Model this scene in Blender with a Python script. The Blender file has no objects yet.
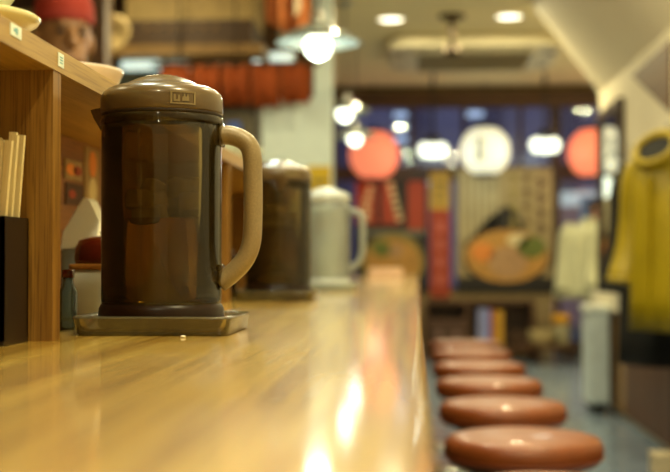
import bpy, bmesh, math, random
from mathutils import Vector, Matrix
random.seed(7)
S = bpy.context.scene
COL = S.collection
PI = math.pi

# ------------------------------------------------------------------ camera
FPX = 1230.0                       # focal length in pixels of the 670x472 frame
CTOP = 0.76                        # counter top height
ZC = CTOP + 0.065                  # camera height
PSI, THE = math.atan(82 / FPX), math.atan(26 / FPX)
CAMLOC = Vector((0, 0, ZC))
Fv = Vector((-math.sin(PSI) * math.cos(THE), math.cos(PSI) * math.cos(THE), math.sin(THE)))
Rv = Vector((math.cos(PSI), math.sin(PSI), 0))
Uv = Rv.cross(Fv)
cam = bpy.data.cameras.new('camera')
cam.sensor_width = 36.0
cam.lens = FPX / 670 * 36
cam.clip_start = 0.02
cam.dof.use_dof = True
cam.dof.focus_distance = 1.09
cam.dof.aperture_fstop = 5.4
co = bpy.data.objects.new('camera', cam)
COL.objects.link(co)
co.matrix_world = Matrix(((Rv.x, Uv.x, -Fv.x, 0), (Rv.y, Uv.y, -Fv.y, 0), (Rv.z, Uv.z, -Fv.z, ZC), (0, 0, 0, 1)))
S.camera = co


def ray(px, py):
    return (Rv * (px - 335) + Uv * (236 - py) + Fv * FPX)


def PY(px, py, Y):                 # pixel -> point on the plane y = Y
    d = ray(px, py)
    return CAMLOC + d * (Y / d.y)


def PXX(px, py, X):                # pixel -> point on the plane x = X
    d = ray(px, py)
    return CAMLOC + d * (X / d.x)


# ------------------------------------------------------------------ world and exposure
w = bpy.data.worlds.new('world')
S.world = w
w.use_nodes = True
w.node_tree.nodes['Background'].inputs[0].default_value = (0.36, 0.36, 0.50, 1)
w.node_tree.nodes['Background'].inputs[1].default_value = 1.25
S.view_settings.view_transform = 'Standard'
S.view_settings.look = 'None'
S.view_settings.gamma = 1
S.view_settings.use_curve_mapping = False
S.view_settings.exposure = 0.0
WARM = (1.0, 0.86, 0.47)
COOL = (0.84, 1.0, 0.84)
MID = (1.0, 0.94, 0.60)
K_DOWN, K_PEND = 15.0, 6.0


# ------------------------------------------------------------------ materials
def srgb(h):
    h = h.lstrip('#')
    c = [int(h[i:i + 2], 16) / 255 for i in (0, 2, 4)]
    return tuple((x / 12.92 if x <= .04045 else ((x + .055) / 1.055) ** 2.4) for x in c) + (1,)


MATS = {}


def mat(name, col, rough=0.5, metal=0, var=0.12, scale=14, bump=0.0, emit=0, ecol=None, coat=0, spec=0.5, trans=0, ior=1.45,
        bscale=None):
    if name in MATS:
        return MATS[name]
    m = bpy.data.materials.new(name)
    m.use_nodes = True
    nt = m.node_tree
    b = nt.nodes['Principled BSDF']
    c = srgb(col)
    tc = nt.nodes.new('ShaderNodeTexCoord')
    nz = nt.nodes.new('ShaderNodeTexNoise')
    nz.inputs['Scale'].default_value = scale
    nz.inputs['Detail'].default_value = 4
    nt.links.new(tc.outputs['Object'], nz.inputs['Vector'])
    rp = nt.nodes.new('ShaderNodeValToRGB')
    rp.color_ramp.elements[0].position = .3
    rp.color_ramp.elements[1].position = .7
    rp.color_ramp.elements[0].color = tuple(x * (1 - var) for x in c[:3]) + (1,)
    rp.color_ramp.elements[1].color = tuple(min(1, x * (1 + var)) for x in c[:3]) + (1,)
    nt.links.new(nz.outputs['Fac'], rp.inputs['Fac'])
    nt.links.new(rp.outputs['Color'], b.inputs['Base Color'])
    b.inputs['Roughness'].default_value = rough
    b.inputs['Metallic'].default_value = metal
    b.inputs['Specular IOR Level'].default_value = spec
    b.inputs['Coat Weight'].default_value = coat
    b.inputs['Transmission Weight'].default_value = trans
    b.inputs['IOR'].default_value = ior
    if emit:
        b.inputs['Emission Color'].default_value = srgb(ecol or col)
        b.inputs['Emission Strength'].default_value = emit
    if bump:
        bp = nt.nodes.new('ShaderNodeBump')
        bp.inputs['Strength'].default_value = bump
        bp.inputs['Distance'].default_value = .002
        src = nz
        if bscale:
            src = nt.nodes.new('ShaderNodeTexNoise')
            src.inputs['Scale'].default_value = bscale
            nt.links.new(tc.outputs['Object'], src.inputs['Vector'])
        nt.links.new(src.outputs['Fac'], bp.inputs['Height'])
        nt.links.new(bp.outputs['Normal'], b.inputs['Normal'])
    MATS[name] = m
    return m


def wood(name, c1, c2, axis='Y', rough=0.4, k=45, coat=0.0, coat_r=0.1, bump=0.08, fine=0.5, spec=0.5):
    m = bpy.data.materials.new(name)
    m.use_nodes = True
    nt = m.node_tree
    b = nt.nodes['Principled BSDF']
    tc = nt.nodes.new('ShaderNodeTexCoord')
    i = 'XYZ'.index(axis)

    def noise(s_across, s_along, detail, dist=0.0):
        mp = nt.nodes.new('ShaderNodeMapping')
        s = [s_across] * 3
        s[i] = s_along
        mp.inputs['Scale'].default_value = s
        nt.links.new(tc.outputs['Object'], mp.inputs['Vector'])
        n = nt.nodes.new('ShaderNodeTexNoise')
        n.inputs['Scale'].default_value = 1
        n.inputs['Detail'].default_value = detail
        n.inputs['Distortion'].default_value = dist
        nt.links.new(mp.outputs['Vector'], n.inputs['Vector'])
        return n
    n1 = noise(k, k * .045, 5, .6)
    n2 = noise(k * 10, k * .22, 3)
    rp = nt.nodes.new('ShaderNodeValToRGB')
    rp.color_ramp.elements[0].position = .33
    rp.color_ramp.elements[1].position = .66
    rp.color_ramp.elements[0].color = srgb(c1)
    rp.color_ramp.elements[1].color = srgb(c2)
    nt.links.new(n1.outputs['Fac'], rp.inputs['Fac'])
    rp2 = nt.nodes.new('ShaderNodeValToRGB')
    rp2.color_ramp.elements[0].position = .36
    rp2.color_ramp.elements[1].position = .5
    v = 1 - fine
    rp2.color_ramp.elements[0].color = (v, v * .9, v * .75, 1)
    rp2.color_ramp.elements[1].color = (1, 1, 1, 1)
    nt.links.new(n2.outputs['Fac'], rp2.inputs['Fac'])
    mx = nt.nodes.new('ShaderNodeMix')
    mx.data_type = 'RGBA'
    mx.blend_type = 'MULTIPLY'
    mx.inputs[0].default_value = 1
    nt.links.new(rp.outputs['Color'], mx.inputs[6])
    nt.links.new(rp2.outputs['Color'], mx.inputs[7])
    nt.links.new(mx.outputs[2], b.inputs['Base Color'])
    b.inputs['Roughness'].default_value = rough
    b.inputs['Specular IOR Level'].default_value = spec
    b.inputs['Coat Weight'].default_value = coat
    b.inputs['Coat Roughness'].default_value = coat_r
    b.inputs['Coat IOR'].default_value = 1.42
    if bump:
        bp = nt.nodes.new('ShaderNodeBump')
        bp.inputs['Strength'].default_value = bump
        bp.inputs['Distance'].default_value = .0008
        nt.links.new(n2.outputs['Fac'], bp.inputs['Height'])
        nt.links.new(bp.outputs['Normal'], b.inputs['Normal'])
    return m


def clear(name, tint, rough=0.06, haze=0.0, hazecol='#ffffff', fres=1.5, refr=False):
    """thin clear plastic or glass wall: tinted see-through, Fresnel gloss, a little milky haze"""
    m = bpy.data.materials.new(name)
    m.use_nodes = True
    nt = m.node_tree
    nt.nodes.remove(nt.nodes['Principled BSDF'])
    out = nt.nodes['Material Output']
    t = nt.nodes.new('ShaderNodeBsdfRefraction' if refr else 'ShaderNodeBsdfTransparent')
    if refr:
        t.inputs['IOR'].default_value = fres
        t.inputs['Roughness'].default_value = .02
    t.inputs[0].default_value = srgb(tint)
    d = nt.nodes.new('ShaderNodeBsdfDiffuse')
    tc = nt.nodes.new('ShaderNodeTexCoord')
    nz = nt.nodes.new('ShaderNodeTexNoise')
    nz.inputs['Scale'].default_value = 25
    nt.links.new(tc.outputs['Object'], nz.inputs['Vector'])
    rp = nt.nodes.new('ShaderNodeValToRGB')
    h = srgb(hazecol)
    rp.color_ramp.elements[0].color = tuple(x * .85 for x in h[:3]) + (1,)
    rp.color_ramp.elements[1].color = h
    nt.links.new(nz.outputs['Fac'], rp.inputs['Fac'])
    nt.links.new(rp.outputs['Color'], d.inputs[0])
    g = nt.nodes.new('ShaderNodeBsdfGlossy')
    g.inputs['Roughness'].default_value = rough
    m1 = nt.nodes.new('ShaderNodeMixShader')
    m1.inputs[0].default_value = haze
    nt.links.new(t.outputs[0], m1.inputs[1])
    nt.links.new(d.outputs[0], m1.inputs[2])
    f = nt.nodes.new('ShaderNodeFresnel')
    f.inputs['IOR'].default_value = fres
    m2 = nt.nodes.new('ShaderNodeMixShader')
    nt.links.new(f.outputs[0], m2.inputs[0])
    nt.links.new(m1.outputs[0], m2.inputs[1])
    nt.links.new(g.outputs[0], m2.inputs[2])
    nt.links.new(m2.outputs[0], out.inputs['Surface'])
    return m


def glow(name, col, strength, base='#f4f0e0'):
    return mat(name, base, .5, emit=strength, ecol=col, var=.02)


# ------------------------------------------------------------------ mesh helpers
class MB:
    def __init__(s):
        s.v, s.f, s.sm = [], [], []

    def _add(s, vs, fs, smooth=False, M=None):
        o = len(s.v)
        s.v += [tuple(M @ Vector(p)) if M else tuple(p) for p in vs]
        s.f += [tuple(i + o for i in f) for f in fs]
        s.sm += [smooth] * len(fs)
        return s

    def box(s, c, d, M=None):
        x, y, z = (a / 2 for a in d)
        vs = [(c[0] + i * x, c[1] + j * y, c[2] + k * z) for i in (-1, 1) for j in (-1, 1) for k in (-1, 1)]
        return s._add(vs, [(0, 1, 3, 2), (4, 6, 7, 5), (0, 4, 5, 1), (2, 3, 7, 6), (0, 2, 6, 4), (1, 5, 7, 3)], False, M)

    def bb(s, x0, x1, y0, y1, z0, z1):
        return s.box(((x0 + x1) / 2, (y0 + y1) / 2, (z0 + z1) / 2), (x1 - x0, y1 - y0, z1 - z0))

    def rbox(s, c, d, r=0.01, seg=4, M=None, smooth=True):
        """box with rounded vertical edges and slightly eased top and bottom"""
        x, y, z = (a / 2 for a in d)
        r = min(r, x * .98, y * .98)
        e = min(r * .5, z * .6)

        def ring(k, zz):
            out = []
            for qx, qy, a0 in ((1, 1, 0), (-1, 1, 90), (-1, -1, 180), (1, -1, 270)):
                for t in range(seg + 1):
                    a = math.radians(a0 + 90 * t / seg)
                    out.append((c[0] + qx * (x - r) + (r - k) * math.cos(a), c[1] + qy * (y - r) + (r - k) * math.sin(a), c[2] + zz))
            return out
        return s.loft([ring(e * .9, -z), ring(e * .27, -z + e * .35), ring(0, -z + e), ring(0, z - e), ring(e * .27, z - e * .35), ring(e * .9, z)], True, True, smooth, M)

    def loft(s, rings, cap0=True, cap1=True, smooth=True, M=None, closed=True):
        n = len(rings[0])
        vs = [p for r in rings for p in r]
        fs = []
        for a in range(len(rings) - 1):
            for i in range(n if closed else n - 1):
                j = (i + 1) % n
                fs.append((a * n + i, a * n + j, (a + 1) * n + j, (a + 1) * n + i))
        o = len(s.f)
        s._add(vs, fs, smooth, M)
        b = len(s.v) - len(vs)
        if cap0:
            s.f.append(tuple(b + i for i in reversed(range(n)))); s.sm.append(False)
        if cap1:
            s.f.append(tuple(b + (len(rings) - 1) * n + i for i in range(n))); s.sm.append(False)
        return s

    def lathe(s, prof, c=(0, 0, 0), n=40, cap0=True, cap1=True, M=None, sx=1, sy=1, smooth=True):
        rings = [[(c[0] + sx * r * math.cos(2 * PI * i / n), c[1] + sy * r * math.sin(2 * PI * i / n), c[2] + z) for i in range(n)] for r, z in prof]
        return s.loft(rings, cap0, cap1, smooth, M)

    def tube(s, path, rad, n=12, cap=True, flat=1.0, side=None, M=None):
        path = [Vector(p) for p in path]
        if not isinstance(rad, (list, tuple)):
            rad = [rad] * len(path)
        rings = []
        u = None
        for i, p in enumerate(path):
            t = (path[min(i + 1, len(path) - 1)] - path[max(i - 1, 0)]).normalized()
            if u is None:
                a = Vector(side) if side else (Vector((0, 0, 1)) if abs(t.z) < .9 else Vector((1, 0, 0)))
                u = (a - t * a.dot(t)).normalized()
            else:
                u = (u - t * u.dot(t)).normalized()
            v = t.cross(u)
            rings.append([tuple(p + u * (rad[i] * flat * math.cos(2 * PI * k / n)) + v * (rad[i] * math.sin(2 * PI * k / n))) for k in range(n)])
        return s.loft(rings, cap, cap, True, M)

    def capsule(s, a, b, ra, rb, n=12):
        a, b = Vector(a), Vector(b)
        t = (b - a).normalized() if (b - a).length > 1e-6 else Vector((0, 0, 1))
        path, rad = [], []
        for k in range(4):
            q = math.radians(-88 + 88 * k / 3)
            path.append(a + t * ra * math.sin(q)); rad.append(ra * math.cos(q))
        for k in range(4):
            q = math.radians(88 * k / 3)
            path.append(b + t * rb * math.sin(q)); rad.append(rb * math.cos(q))
        for i in range(1, len(path)):
            if (path[i] - path[i - 1]).length < 1e-5:
                path[i] = path[i - 1] + t * 1e-4
        return s.tube(path, rad, n)

    def ellipsoid(s, c, r, n=20, m=12, M=None):
        prof = [(max(math.cos(math.radians(-90 + 180 * k / m)), .01), math.sin(math.radians(-90 + 180 * k / m))) for k in range(m + 1)]
        rings = [[(c[0] + r[0] * q * math.cos(2 * PI * i / n), c[1] + r[1] * q * math.sin(2 * PI * i / n), c[2] + r[2] * z) for i in range(n)] for q, z in prof]
        return s.loft(rings, True, True, True, M)

    def prism(s, pts, d, M=None, smooth=False):
        """pts: list of 3-D points of a flat outline, d: extrusion vector"""
        d = Vector(d)
        return s.loft([[tuple(p) for p in pts], [tuple(Vector(p) + d) for p in pts]], True, True, smooth, M)

    def build(s, name, m, parent=None, loc=None, rotz=0, sub=0, smooth=None, remesh=0, fix=True):
        me = bpy.data.meshes.new(name)
        me.from_pydata(s.v, [], s.f)
        for p, q in zip(me.polygons, s.sm):
            p.use_smooth = q if smooth is None else smooth
        if fix:
            bm = bmesh.new()
            bm.from_mesh(me)
            bmesh.ops.recalc_face_normals(bm, faces=bm.faces)
            bm.to_mesh(me)
            bm.free()
        me.materials.append(m)
        o = bpy.data.objects.new(name, me)
        COL.objects.link(o)
        o.parent = parent
        if loc is not None:
            o.location = loc
        o.rotation_euler.z = rotz
        if remesh:
            r = o.modifiers.new('remesh', 'REMESH')
            r.mode = 'VOXEL'
            r.voxel_size = remesh
            r.use_smooth_shade = True
            q = o.modifiers.new('smooth', 'SMOOTH')
            q.iterations = 4
        if sub:
            q = o.modifiers.new('sub', 'SUBSURF')
            q.levels = q.render_levels = sub
        return o


def tag(o, label, cat, group=None):
    o['label'] = label
    o['category'] = cat
    if group:
        o['group'] = group
    return o


def thing(name, label, cat, loc=(0, 0, 0), rotz=0, group=None):
    o = bpy.data.objects.new(name, None)
    o.empty_display_size = .05
    COL.objects.link(o)
    o.location = loc
    o.rotation_euler = (0, 0, rotz)
    return tag(o, label, cat, group)


def struct(o, label=None):
    o['kind'] = 'structure'
    if label:
        o['label'] = label
    return o


def copy_tree(o, parent=None):
    c = o.copy()
    COL.objects.link(c)
    c.parent = parent
    for ch in list(o.children):
        copy_tree(ch, c)
    return c


def lamp(name, kind, loc, energy, col, size=.1, rot=(0, 0, 0), parent=None, spot=None):
    l = bpy.data.lights.new(name, kind)
    l.energy = energy
    l.color = col
    if kind == 'AREA':
        l.shape = 'DISK'
        l.size = size
    else:
        l.shadow_soft_size = size
    if kind == 'SPOT':
        l.spot_size = spot or 2.2
        l.spot_blend = .6
    o = bpy.data.objects.new(name, l)
    COL.objects.link(o)
    o.location = loc
    o.rotation_euler = rot
    o.parent = parent
    return o


def smooth_path(pts, n=6):
    """Catmull-Rom through the points"""
    pts = [Vector(p) for p in pts]
    out = []
    for i in range(len(pts) - 1):
        p0, p1, p2, p3 = pts[max(i - 1, 0)], pts[i], pts[i + 1], pts[min(i + 2, len(pts) - 1)]
        for k in range(n):
            t = k / n
            out.append(.5 * ((2 * p1) + (p2 - p0) * t + (2 * p0 - 5 * p1 + 4 * p2 - p3) * t * t + (3 * p1 - p0 - 3 * p2 + p3) * t ** 3))
    out.append(pts[-1])
    return out


# ------------------------------------------------------------------ the room
ZCEIL = 2.40
XW = 1.10            # right wall face
YEND = 7.5           # where the right wall ends
YF = 11.0            # shop front
M_plaster = mat('cream_plaster', '#e6dcc0', .75, var=.05, scale=5, bump=.1, bscale=60)
M_ceil = mat('ceiling_paint', '#faeabc', .8, var=.04, scale=3)
M_floor = mat('grey_blue_floor', '#7a8ba0', .15, var=.10, scale=6)
M_brownwall = mat('dark_kitchen_wall', '#6a4a2a', .7, var=.2, scale=4)
W_shelf = wood('shelf_wood', '#9c7a36', '#b8964c', 'Y', .4, 55, fine=.3)
W_div = wood('divider_wood', '#765018', '#98702e', 'Z', .42, 60, fine=.45)
W_counter = wood('counter_wood', '#98701f', '#d0ae54', 'Y', .5, 19, coat=.9, coat_r=.08, fine=.34, bump=.03, spec=.25)
W_dark = wood('dark_wood', '#4a2d17', '#63401f', 'Z', .45, 40)
W_darkx = wood('dark_wood_beam', '#4a3018', '#5f3f20', 'X', .5, 30)
W_pan = wood('panel_wood', '#94703f', '#aa8455', 'Z', .45, 30)
W_pan2 = wood('panel_wood_deep', '#54300f', '#664020', 'Z', .45, 30)

# floor of square tiles: slab below, tiles in view as pieces
fl = struct(MB().bb(-2.9, 2.3, -2, YF + .1, -.1, -.004).build('floor', mat('grout', '#50565a', .7)))
tile = MB().rbox((0, 0, -.004), (.394, .394, .008), .004, 1, smooth=False).build('tile', M_floor, fl)
tile.location = (0.2, 1.6, 0)
for i in range(0, 5):
    for j in range(0, 24):
        if i == 0 and j == 0:
            continue
        t = tile.copy()
        COL.objects.link(t)
        t.location = (.2 + .4 * i, 1.6 + .4 * j, 0)
        t.parent = fl
struct(MB().bb(-2.9, 2.3, -2, YF + .1, ZCEIL, ZCEIL + .1).build('ceiling', M_ceil))
struct(MB().bb(XW, XW + .15, -2, YEND, 0, ZCEIL).build('wall_right', M_plaster))
struct(MB().bb(2.2, 2.3, YEND - .05, YF, 0, ZCEIL).build('wall_side_entrance', M_plaster))
struct(MB().bb(XW + .15, 2.2, YEND - .05, YEND, 0, ZCEIL).build('wall_stair_end', M_plaster))
struct(MB().bb(-2.9, -2.8, -2, YF, 0, ZCEIL).build('wall_left', M_brownwall))
struct(MB().bb(-2.9, 2.3, -2.1, -2, 0, ZCEIL).build('wall_back', M_plaster))
struct(MB().bb(-2.8, -.52, 7.0, 7.12, 0, ZCEIL).build('wall_kitchen', M_brownwall))

# sloped underside of the stairs along the right wall
zj = PXX(597, 95, XW).z
xs = PY(530, 3, YEND).x
sof = MB().prism([(XW - .001, -2, zj), (XW - .001, -2, ZCEIL - .001), (xs, -2, ZCEIL - .001)], (0, YEND + 2, 0))
struct(sof.build('ceiling_stair_soffit', mat('soffit_paint', '#efe3c4', .7, var=.03, scale=3)), 'cream sloped underside of stairs above the right wall')
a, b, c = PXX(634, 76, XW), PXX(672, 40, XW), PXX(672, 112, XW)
struct(MB().prism([(XW - .012, p.y, min(p.z, zj - .01)) for p in (a, b, c)], (.011, 0, 0)).build('recess_board_1', wood('recess_brown', '#5e3f1e', '#74522a', 'Y', .6, 30)), 'brown triangular board standing in for the dark recess under the sloped soffit')  # flat brown board put where a dark recess lies under the stairs

# wainscot boards on the right wall
zw = .57
wsc = struct(MB().bb(XW - .006, XW - .001, .1, YEND, .02, zw).build('trim_2', W_pan2), 'brown wood wainscot below the coats on the right wall')
y = .1
k = 0
while y < YEND - .02:
    wd = .29
    y1 = min(y + wd, YEND)
    MB().bb(XW - .022, XW - .006, y + .004, y1 - .004, .03, zw - .01).build('board', W_pan if y > 6.35 else W_pan2, wsc)
    y = y1
MB().bb(XW - .05, XW - .006, .1, YEND, zw - .01, zw + .09).build('ledge', mat('ledge_paint', '#d8d0b8', .6), wsc)

# ------------------------------------------------------------------ shop front at YF
M_frame = mat('front_frame', '#3e2a1c', .5)
zh0, zh1 = PY(470, 106, YF).z, PY(470, 84, YF).z
zs = PY(470, 293, YF).z               # sill
zt0, zt1 = PY(470, 180, YF).z, PY(470, 166, YF).z     # transom
xl, xd0, xd1 = PY(334, 200, YF).x, PY(553, 200, YF).x, PY(622, 200, YF).x
wf = MB()
wf.bb(-2.9, 2.3, YF, YF + .12, zh0, ZCEIL)
wf.bb(-2.9, xl, YF, YF + .12, 0, zh0)
wf.bb(xl, xd0, YF, YF + .12, 0, zs)
wf.bb(xd1, 2.3, YF, YF + .12, 0, zh0)
struct(wf.build('wall_front', mat('front_wall', '#8f7b55', .7)))
struct(MB().bb(-1.6, 2.19, YF - .09, YF - .001, zh0 - .02, zh0 + .12).build('trim_3', W_darkx), 'dark brown wooden beam above the front window')
G = clear('window_glass', '#dfe6f2', .02, .02, '#c8d4ff')
w1 = struct(thing('window_1', 'x', 'x', (0, YF + .05, 0)))
del w1['category']
w1['label'] = 'front shop window with blue dusk behind dark frames'
fr = MB()
fr.bb(xl, xd0, -.03, .03, zt0, zt1)
fr.bb(xl, xd0, -.03, .03, zs, zs + .05)
fr.build('window_frame', M_frame, w1)
mx_ = [xl] + [PY(p, 200, YF).x for p in (412, 464, 521)] + [xd0]
for x in mx_:
    MB().bb(x - .02, x + .02, -.032, .032, zs, zh0).build('mullion', M_frame, w1)
for x0, x1 in zip(mx_, mx_[1:]):
    MB().bb(x0 + .02, x1 - .02, -.004, .004, zt1, zh0).build('pane', G, w1)
    MB().bb(x0 + .02, x1 - .02, -.004, .004, zs + .05, zt0).build('pane', G, w1)
d1 = struct(thing('door_1', 'x', 'x', (0, YF + .05, 0)))
del d1['category']
d1['label'] = 'glazed sliding entrance door with dark frame'
fr = MB()
fr.bb(xd0 + .02, xd0 + .07, -.025, .025, 0, zh0).bb(xd1 - .05, xd1, -.025, .025, 0, zh0)
fr.bb(xd0 + .07, xd1 - .05, -.025, .025, 0, .12).bb(xd0 + .07, xd1 - .05, -.025, .025, zt0, zt1 + .02)
fr.build('door_frame', M_frame, d1)
MB().bb(xd0 + .07, xd1 - .05, -.004, .004, .12, zt0).build('pane', G, d1)
MB().bb(xd0 + .07, xd1 - .05, -.004, .004, zt1 + .02, zh0).build('pane', G, d1)
MB().bb(xd0 + .085, xd0 + .11, -.05, -.025, .75, 1.1).build('handle', mat('steel', '#a9a9a4', .3, 1), d1)

# street outside
struct(MB().bb(-12, 12, YF + .12, 30, -.12, -.02).build('ground', mat('asphalt', '#4a4c52', .8)))
bld = thing('building', 'dim street building with lit windows beyond the shop front', 'building', (0, 17, -.02))
MB().bb(-8, 8, 0, 4, 0, 6.5).build('wall', mat('building_wall', '#a09cae', .8, var=.1, scale=.6), bld)
for k in range(9):
    x = -4.2 + k * 1.05
    MB().bb(x - .13, x + .13, -.14, 0, 0, 6.5).build('pier', mat('building_pier', '#6a6478', .8), bld)
M_lit = glow('lit_window', '#cfe4f4', 1.3)
for px_, py_ in ((402, 116), (402, 128), (403, 140), (475, 115)):
    p = PY(px_, py_, 17) + Vector((0, 0, .02))
    f = MB().bb(p.x - .13, p.x + .13, -.05, 0, p.z - .04, p.z + .05).build('window', M_frame, bld)
    MB().bb(p.x - .11, p.x + .11, -.06, -.05, p.z - .03, p.z + .04).build('pane', M_lit, f)
aw = thing('street_sign', 'pale lit sign band outside the entrance door', 'sign', (2.4, 16.0, 0))
MB().bb(-.8, .8, -.06, .06, PY(575, 206, 16).z, PY(575, 192, 16).z).build('panel', glow('sign_glow', '#dfe8c4', .75), aw)
for x in (-.7, .7):
    MB().bb(x - .04, x + .04, -.04, .04, -.02, PY(575, 206, 16).z).build('post', M_frame, aw)
tag(MB().bb(-1.2, 1.2, -.1, .1, -.02, PY(575, 206, 16.6).z).build('street_wall', mat('pink_wall', '#d8a496', .8, var=.08, scale=3), None, (2.5, 16.6, 0)), 'dull pink wall across the street seen through the door', 'wall')

# ------------------------------------------------------------------ counter
XE = 0.006
ctr = thing('counter', 'long glossy golden wood ramen counter with rounded front edge', 'counter', (0, 0, 0))
prof = []
r = .007
for k in range(6):
    q = math.radians(90 - 90 * k / 5)
    prof.append((XE - r + r * math.cos(q), CTOP - r + r * math.sin(q)))
for k in range(6):
    q = math.radians(-90 * k / 5)
    prof.append((XE - r + r * math.cos(q), CTOP - .045 + r + r * math.sin(q)))
prof += [(-.64, CTOP - .045), (-.64, CTOP)]
YC = 5.95
MB().loft([[(x, yy, z) for x, z in prof] for yy in (-1.2, YC)], True, True, False).build('worktop', W_counter, ctr, smooth=False)
MB().bb(-.30, -.27, -1.2, YC - .02, 0, CTOP - .045).build('front_panel', W_dark, ctr)
MB().bb(-.63, -.60, -1.2, YC - .02, 0, CTOP - .045).build('rear_panel', W_dark, ctr)
for yy in (-1.18, YC - .04):
    MB().bb(-.60, -.30, yy, yy + .02, 0, CTOP - .045).build('end_panel', W_dark, ctr)
MB().tube([(-.16, -1.2, .2), (-.16, YC - .05, .2)], .016, 12).build('foot_rail', mat('steel', '#a9a9a4', .3, 1), ctr)
for yy in (-.6, .9, 2.4, 3.9, 5.4):
    MB().tube([(-.27, yy, .2), (-.16, yy, .2)], .01, 8).build('rail_bracket', mat('steel', '#a9a9a4', .3, 1), ctr)

# raised shelf on the counter
SX0, SX1 = -.440, -.297
SZ0, SZ1 = CTOP + .223, CTOP + .242
YS1 = 3.0
shf = thing('counter_shelf', 'raised wooden shelf on dividers along the counter back', 'shelf', (0, 0, 0))
MB().bb(SX0, SX1, -.6, YS1, SZ0, SZ1).build('shelf_board', W_shelf, shf)
for yy in (.05, .99, 1.935, 2.88):
    MB().bb(SX0 + .001, SX1 - .001, yy, yy + .022, CTOP, SZ0).build('divider', W_div, shf)
MB().bb(SX0 - .014, SX0, -.6, YS1, CTOP, SZ1).build('back_panel', wood('back_wood', '#7c4c1c', '#96612a', 'Y', .5, 40), shf)
# shelf stickers
M_paper = mat('white_paper', '#e4f0ea', .7, var=.03)
M_ink = mat('blue_ink', '#7fb6c4', .7)


def sticker(px0, px1, py0, py1, label, mark):
    a_, b_ = PXX(px0, 30, SX1).y, PXX(px1, 30, SX1).y
    mid = PXX((px0 + px1) / 2, (py0 + py1) / 2, SX1).z
    hh = abs(PXX(px0, py0, SX1).z - PXX(px0, py1, SX1).z) / 2
    t = thing('price_sticker', label, 'sticker', (SX1, (a_ + b_) / 2, mid))
    w_ = abs(b_ - a_) / 2
    MB().bb(0, .0006, -w_, w_, -hh, hh).build('paper', M_paper, t)
    if mark:
        MB().bb(.0006, .0009, -w_ * .15, w_ * .25, -hh * .45, hh * .5).build('mark', M_ink, t)
        MB().bb(.0006, .0009, -w_ * .45, -w_ * .25, -hh * .2, hh * .3).build('mark', M_ink, t)
    else:
        for q in (-.4, 0, .4):
            MB().bb(.0006, .0009, -w_ * .5, w_ * .5, hh * (q - .08), hh * (q + .08)).build('mark', M_ink, t)


sticker(10, 21, 25, 37.5, 'square white sticker with a blue mark on the shelf edge', True)
sticker(58, 63.5, 53.5, 67.5, 'small narrow white sticker on shelf edge beside the pitcher', False)

# cards on the back panel
M_card = mat('card_paper', '#a08558', .6, var=.1, scale=40)


def card(px0, px1, pya, pyb, label, m_, dots):
    X = SX0 + .0005
    a_, b_ = PXX(px0, pya, X), PXX(px1, pya, X)
    zt, zb = a_.z, PXX(px0, pyb, X).z
    t = thing('menu_card', label, 'menu card', (X, (a_.y + b_.y) / 2, zb))
    hw, hh = (b_.y - a_.y) / 2, zt - zb
    MB().bb(0, .0015, -hw, hw, 0, hh).build('sheet', m_, t)
    for (u, v, s_, mm) in dots:
        pts = [(.0015, hw * u + hw * s_ * math.cos(q * PI / 8), hh * v + hh * s_ * .5 * math.sin(q * PI / 8)) for q in range(16)]
        MB().prism(pts, (.0006, 0, 0)).build('print', mm, t)
    return t


M_or = mat('print_orange', '#e08a3a', .6)
M_br = mat('print_brown', '#4a2c18', .6)
M_rd = mat('print_red', '#a03c20', .6)
M_ye = mat('print_yellow', '#c09a3a', .6)
M_cr = mat('print_cream', '#dccb9a', .6)
M_gr = mat('print_green', '#66702e', .6)
M_bk = mat('print_black', '#1f1a16', .6)
card(84, 99, 146, 200, 'cream menu card with a small dish picture on back panel', M_card, [(0, .7, .5, M_or), (0, .2, .5, M_cr)])
card(64, 81, 158, 178, 'long pale card with orange picture on shelf back panel', M_card, [(-.3, .5, .6, M_or), (.4, .5, .5, M_rd)])
card(65, 82, 182, 204, 'dark brown card low on the shelf back panel', M_br, [(-.3, .5, .4, M_rd)])

# ------------------------------------------------------------------ pitchers
M_shell = clear('brown_tinted_plastic', '#d8cca6', .05, .08, '#7c6434', 1.5)
M_tea = clear('dark_tea', '#d6be86', .03, .14, '#6a5024', 1.33, True)
M_lid = mat('brown_plastic_lid', '#5e4a2c', .28, var=.06, scale=60, bump=.04, bscale=900, coat=.3)
M_seam = mat('dark_seam', '#2c1d0c', .5)
M_base = mat('dark_base_ring', '#221206', .35, spec=.25)
M_handle = mat('frosted_beige_plastic', '#8e7a56', .34, var=.10, scale=500, bump=.12, bscale=1100, spec=.6)
M_ice = clear('ice', '#eee6d0', .05, .6, '#e0d0a8', 1.31)
M_clear = clear('clear_plastic', '#eef4f0', .05, .28, '#f4fbf8', 1.5)
M_water = clear('iced_water', '#eef6f2', .03, .5, '#f2f8f4', 1.33)
M_clid = clear('frosted_clear_lid', '#e8efec', .15, .6, '#eef4f2', 1.5)


def arc_patch(r0, r1, z0, z1, a0, a1, n=6):
    """curved plate standing off a cylinder, angles in degrees"""
    rings = []
    for k in range(n + 1):
        q = math.radians(a0 + (a1 - a0) * k / n)
        rings.append([(rr * math.cos(q), rr * math.sin(q), zz) for rr, zz in ((r0, z0), (r1, z0), (r1, z1), (r0, z1))])
    return MB().loft(rings, True, True, False)


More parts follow.
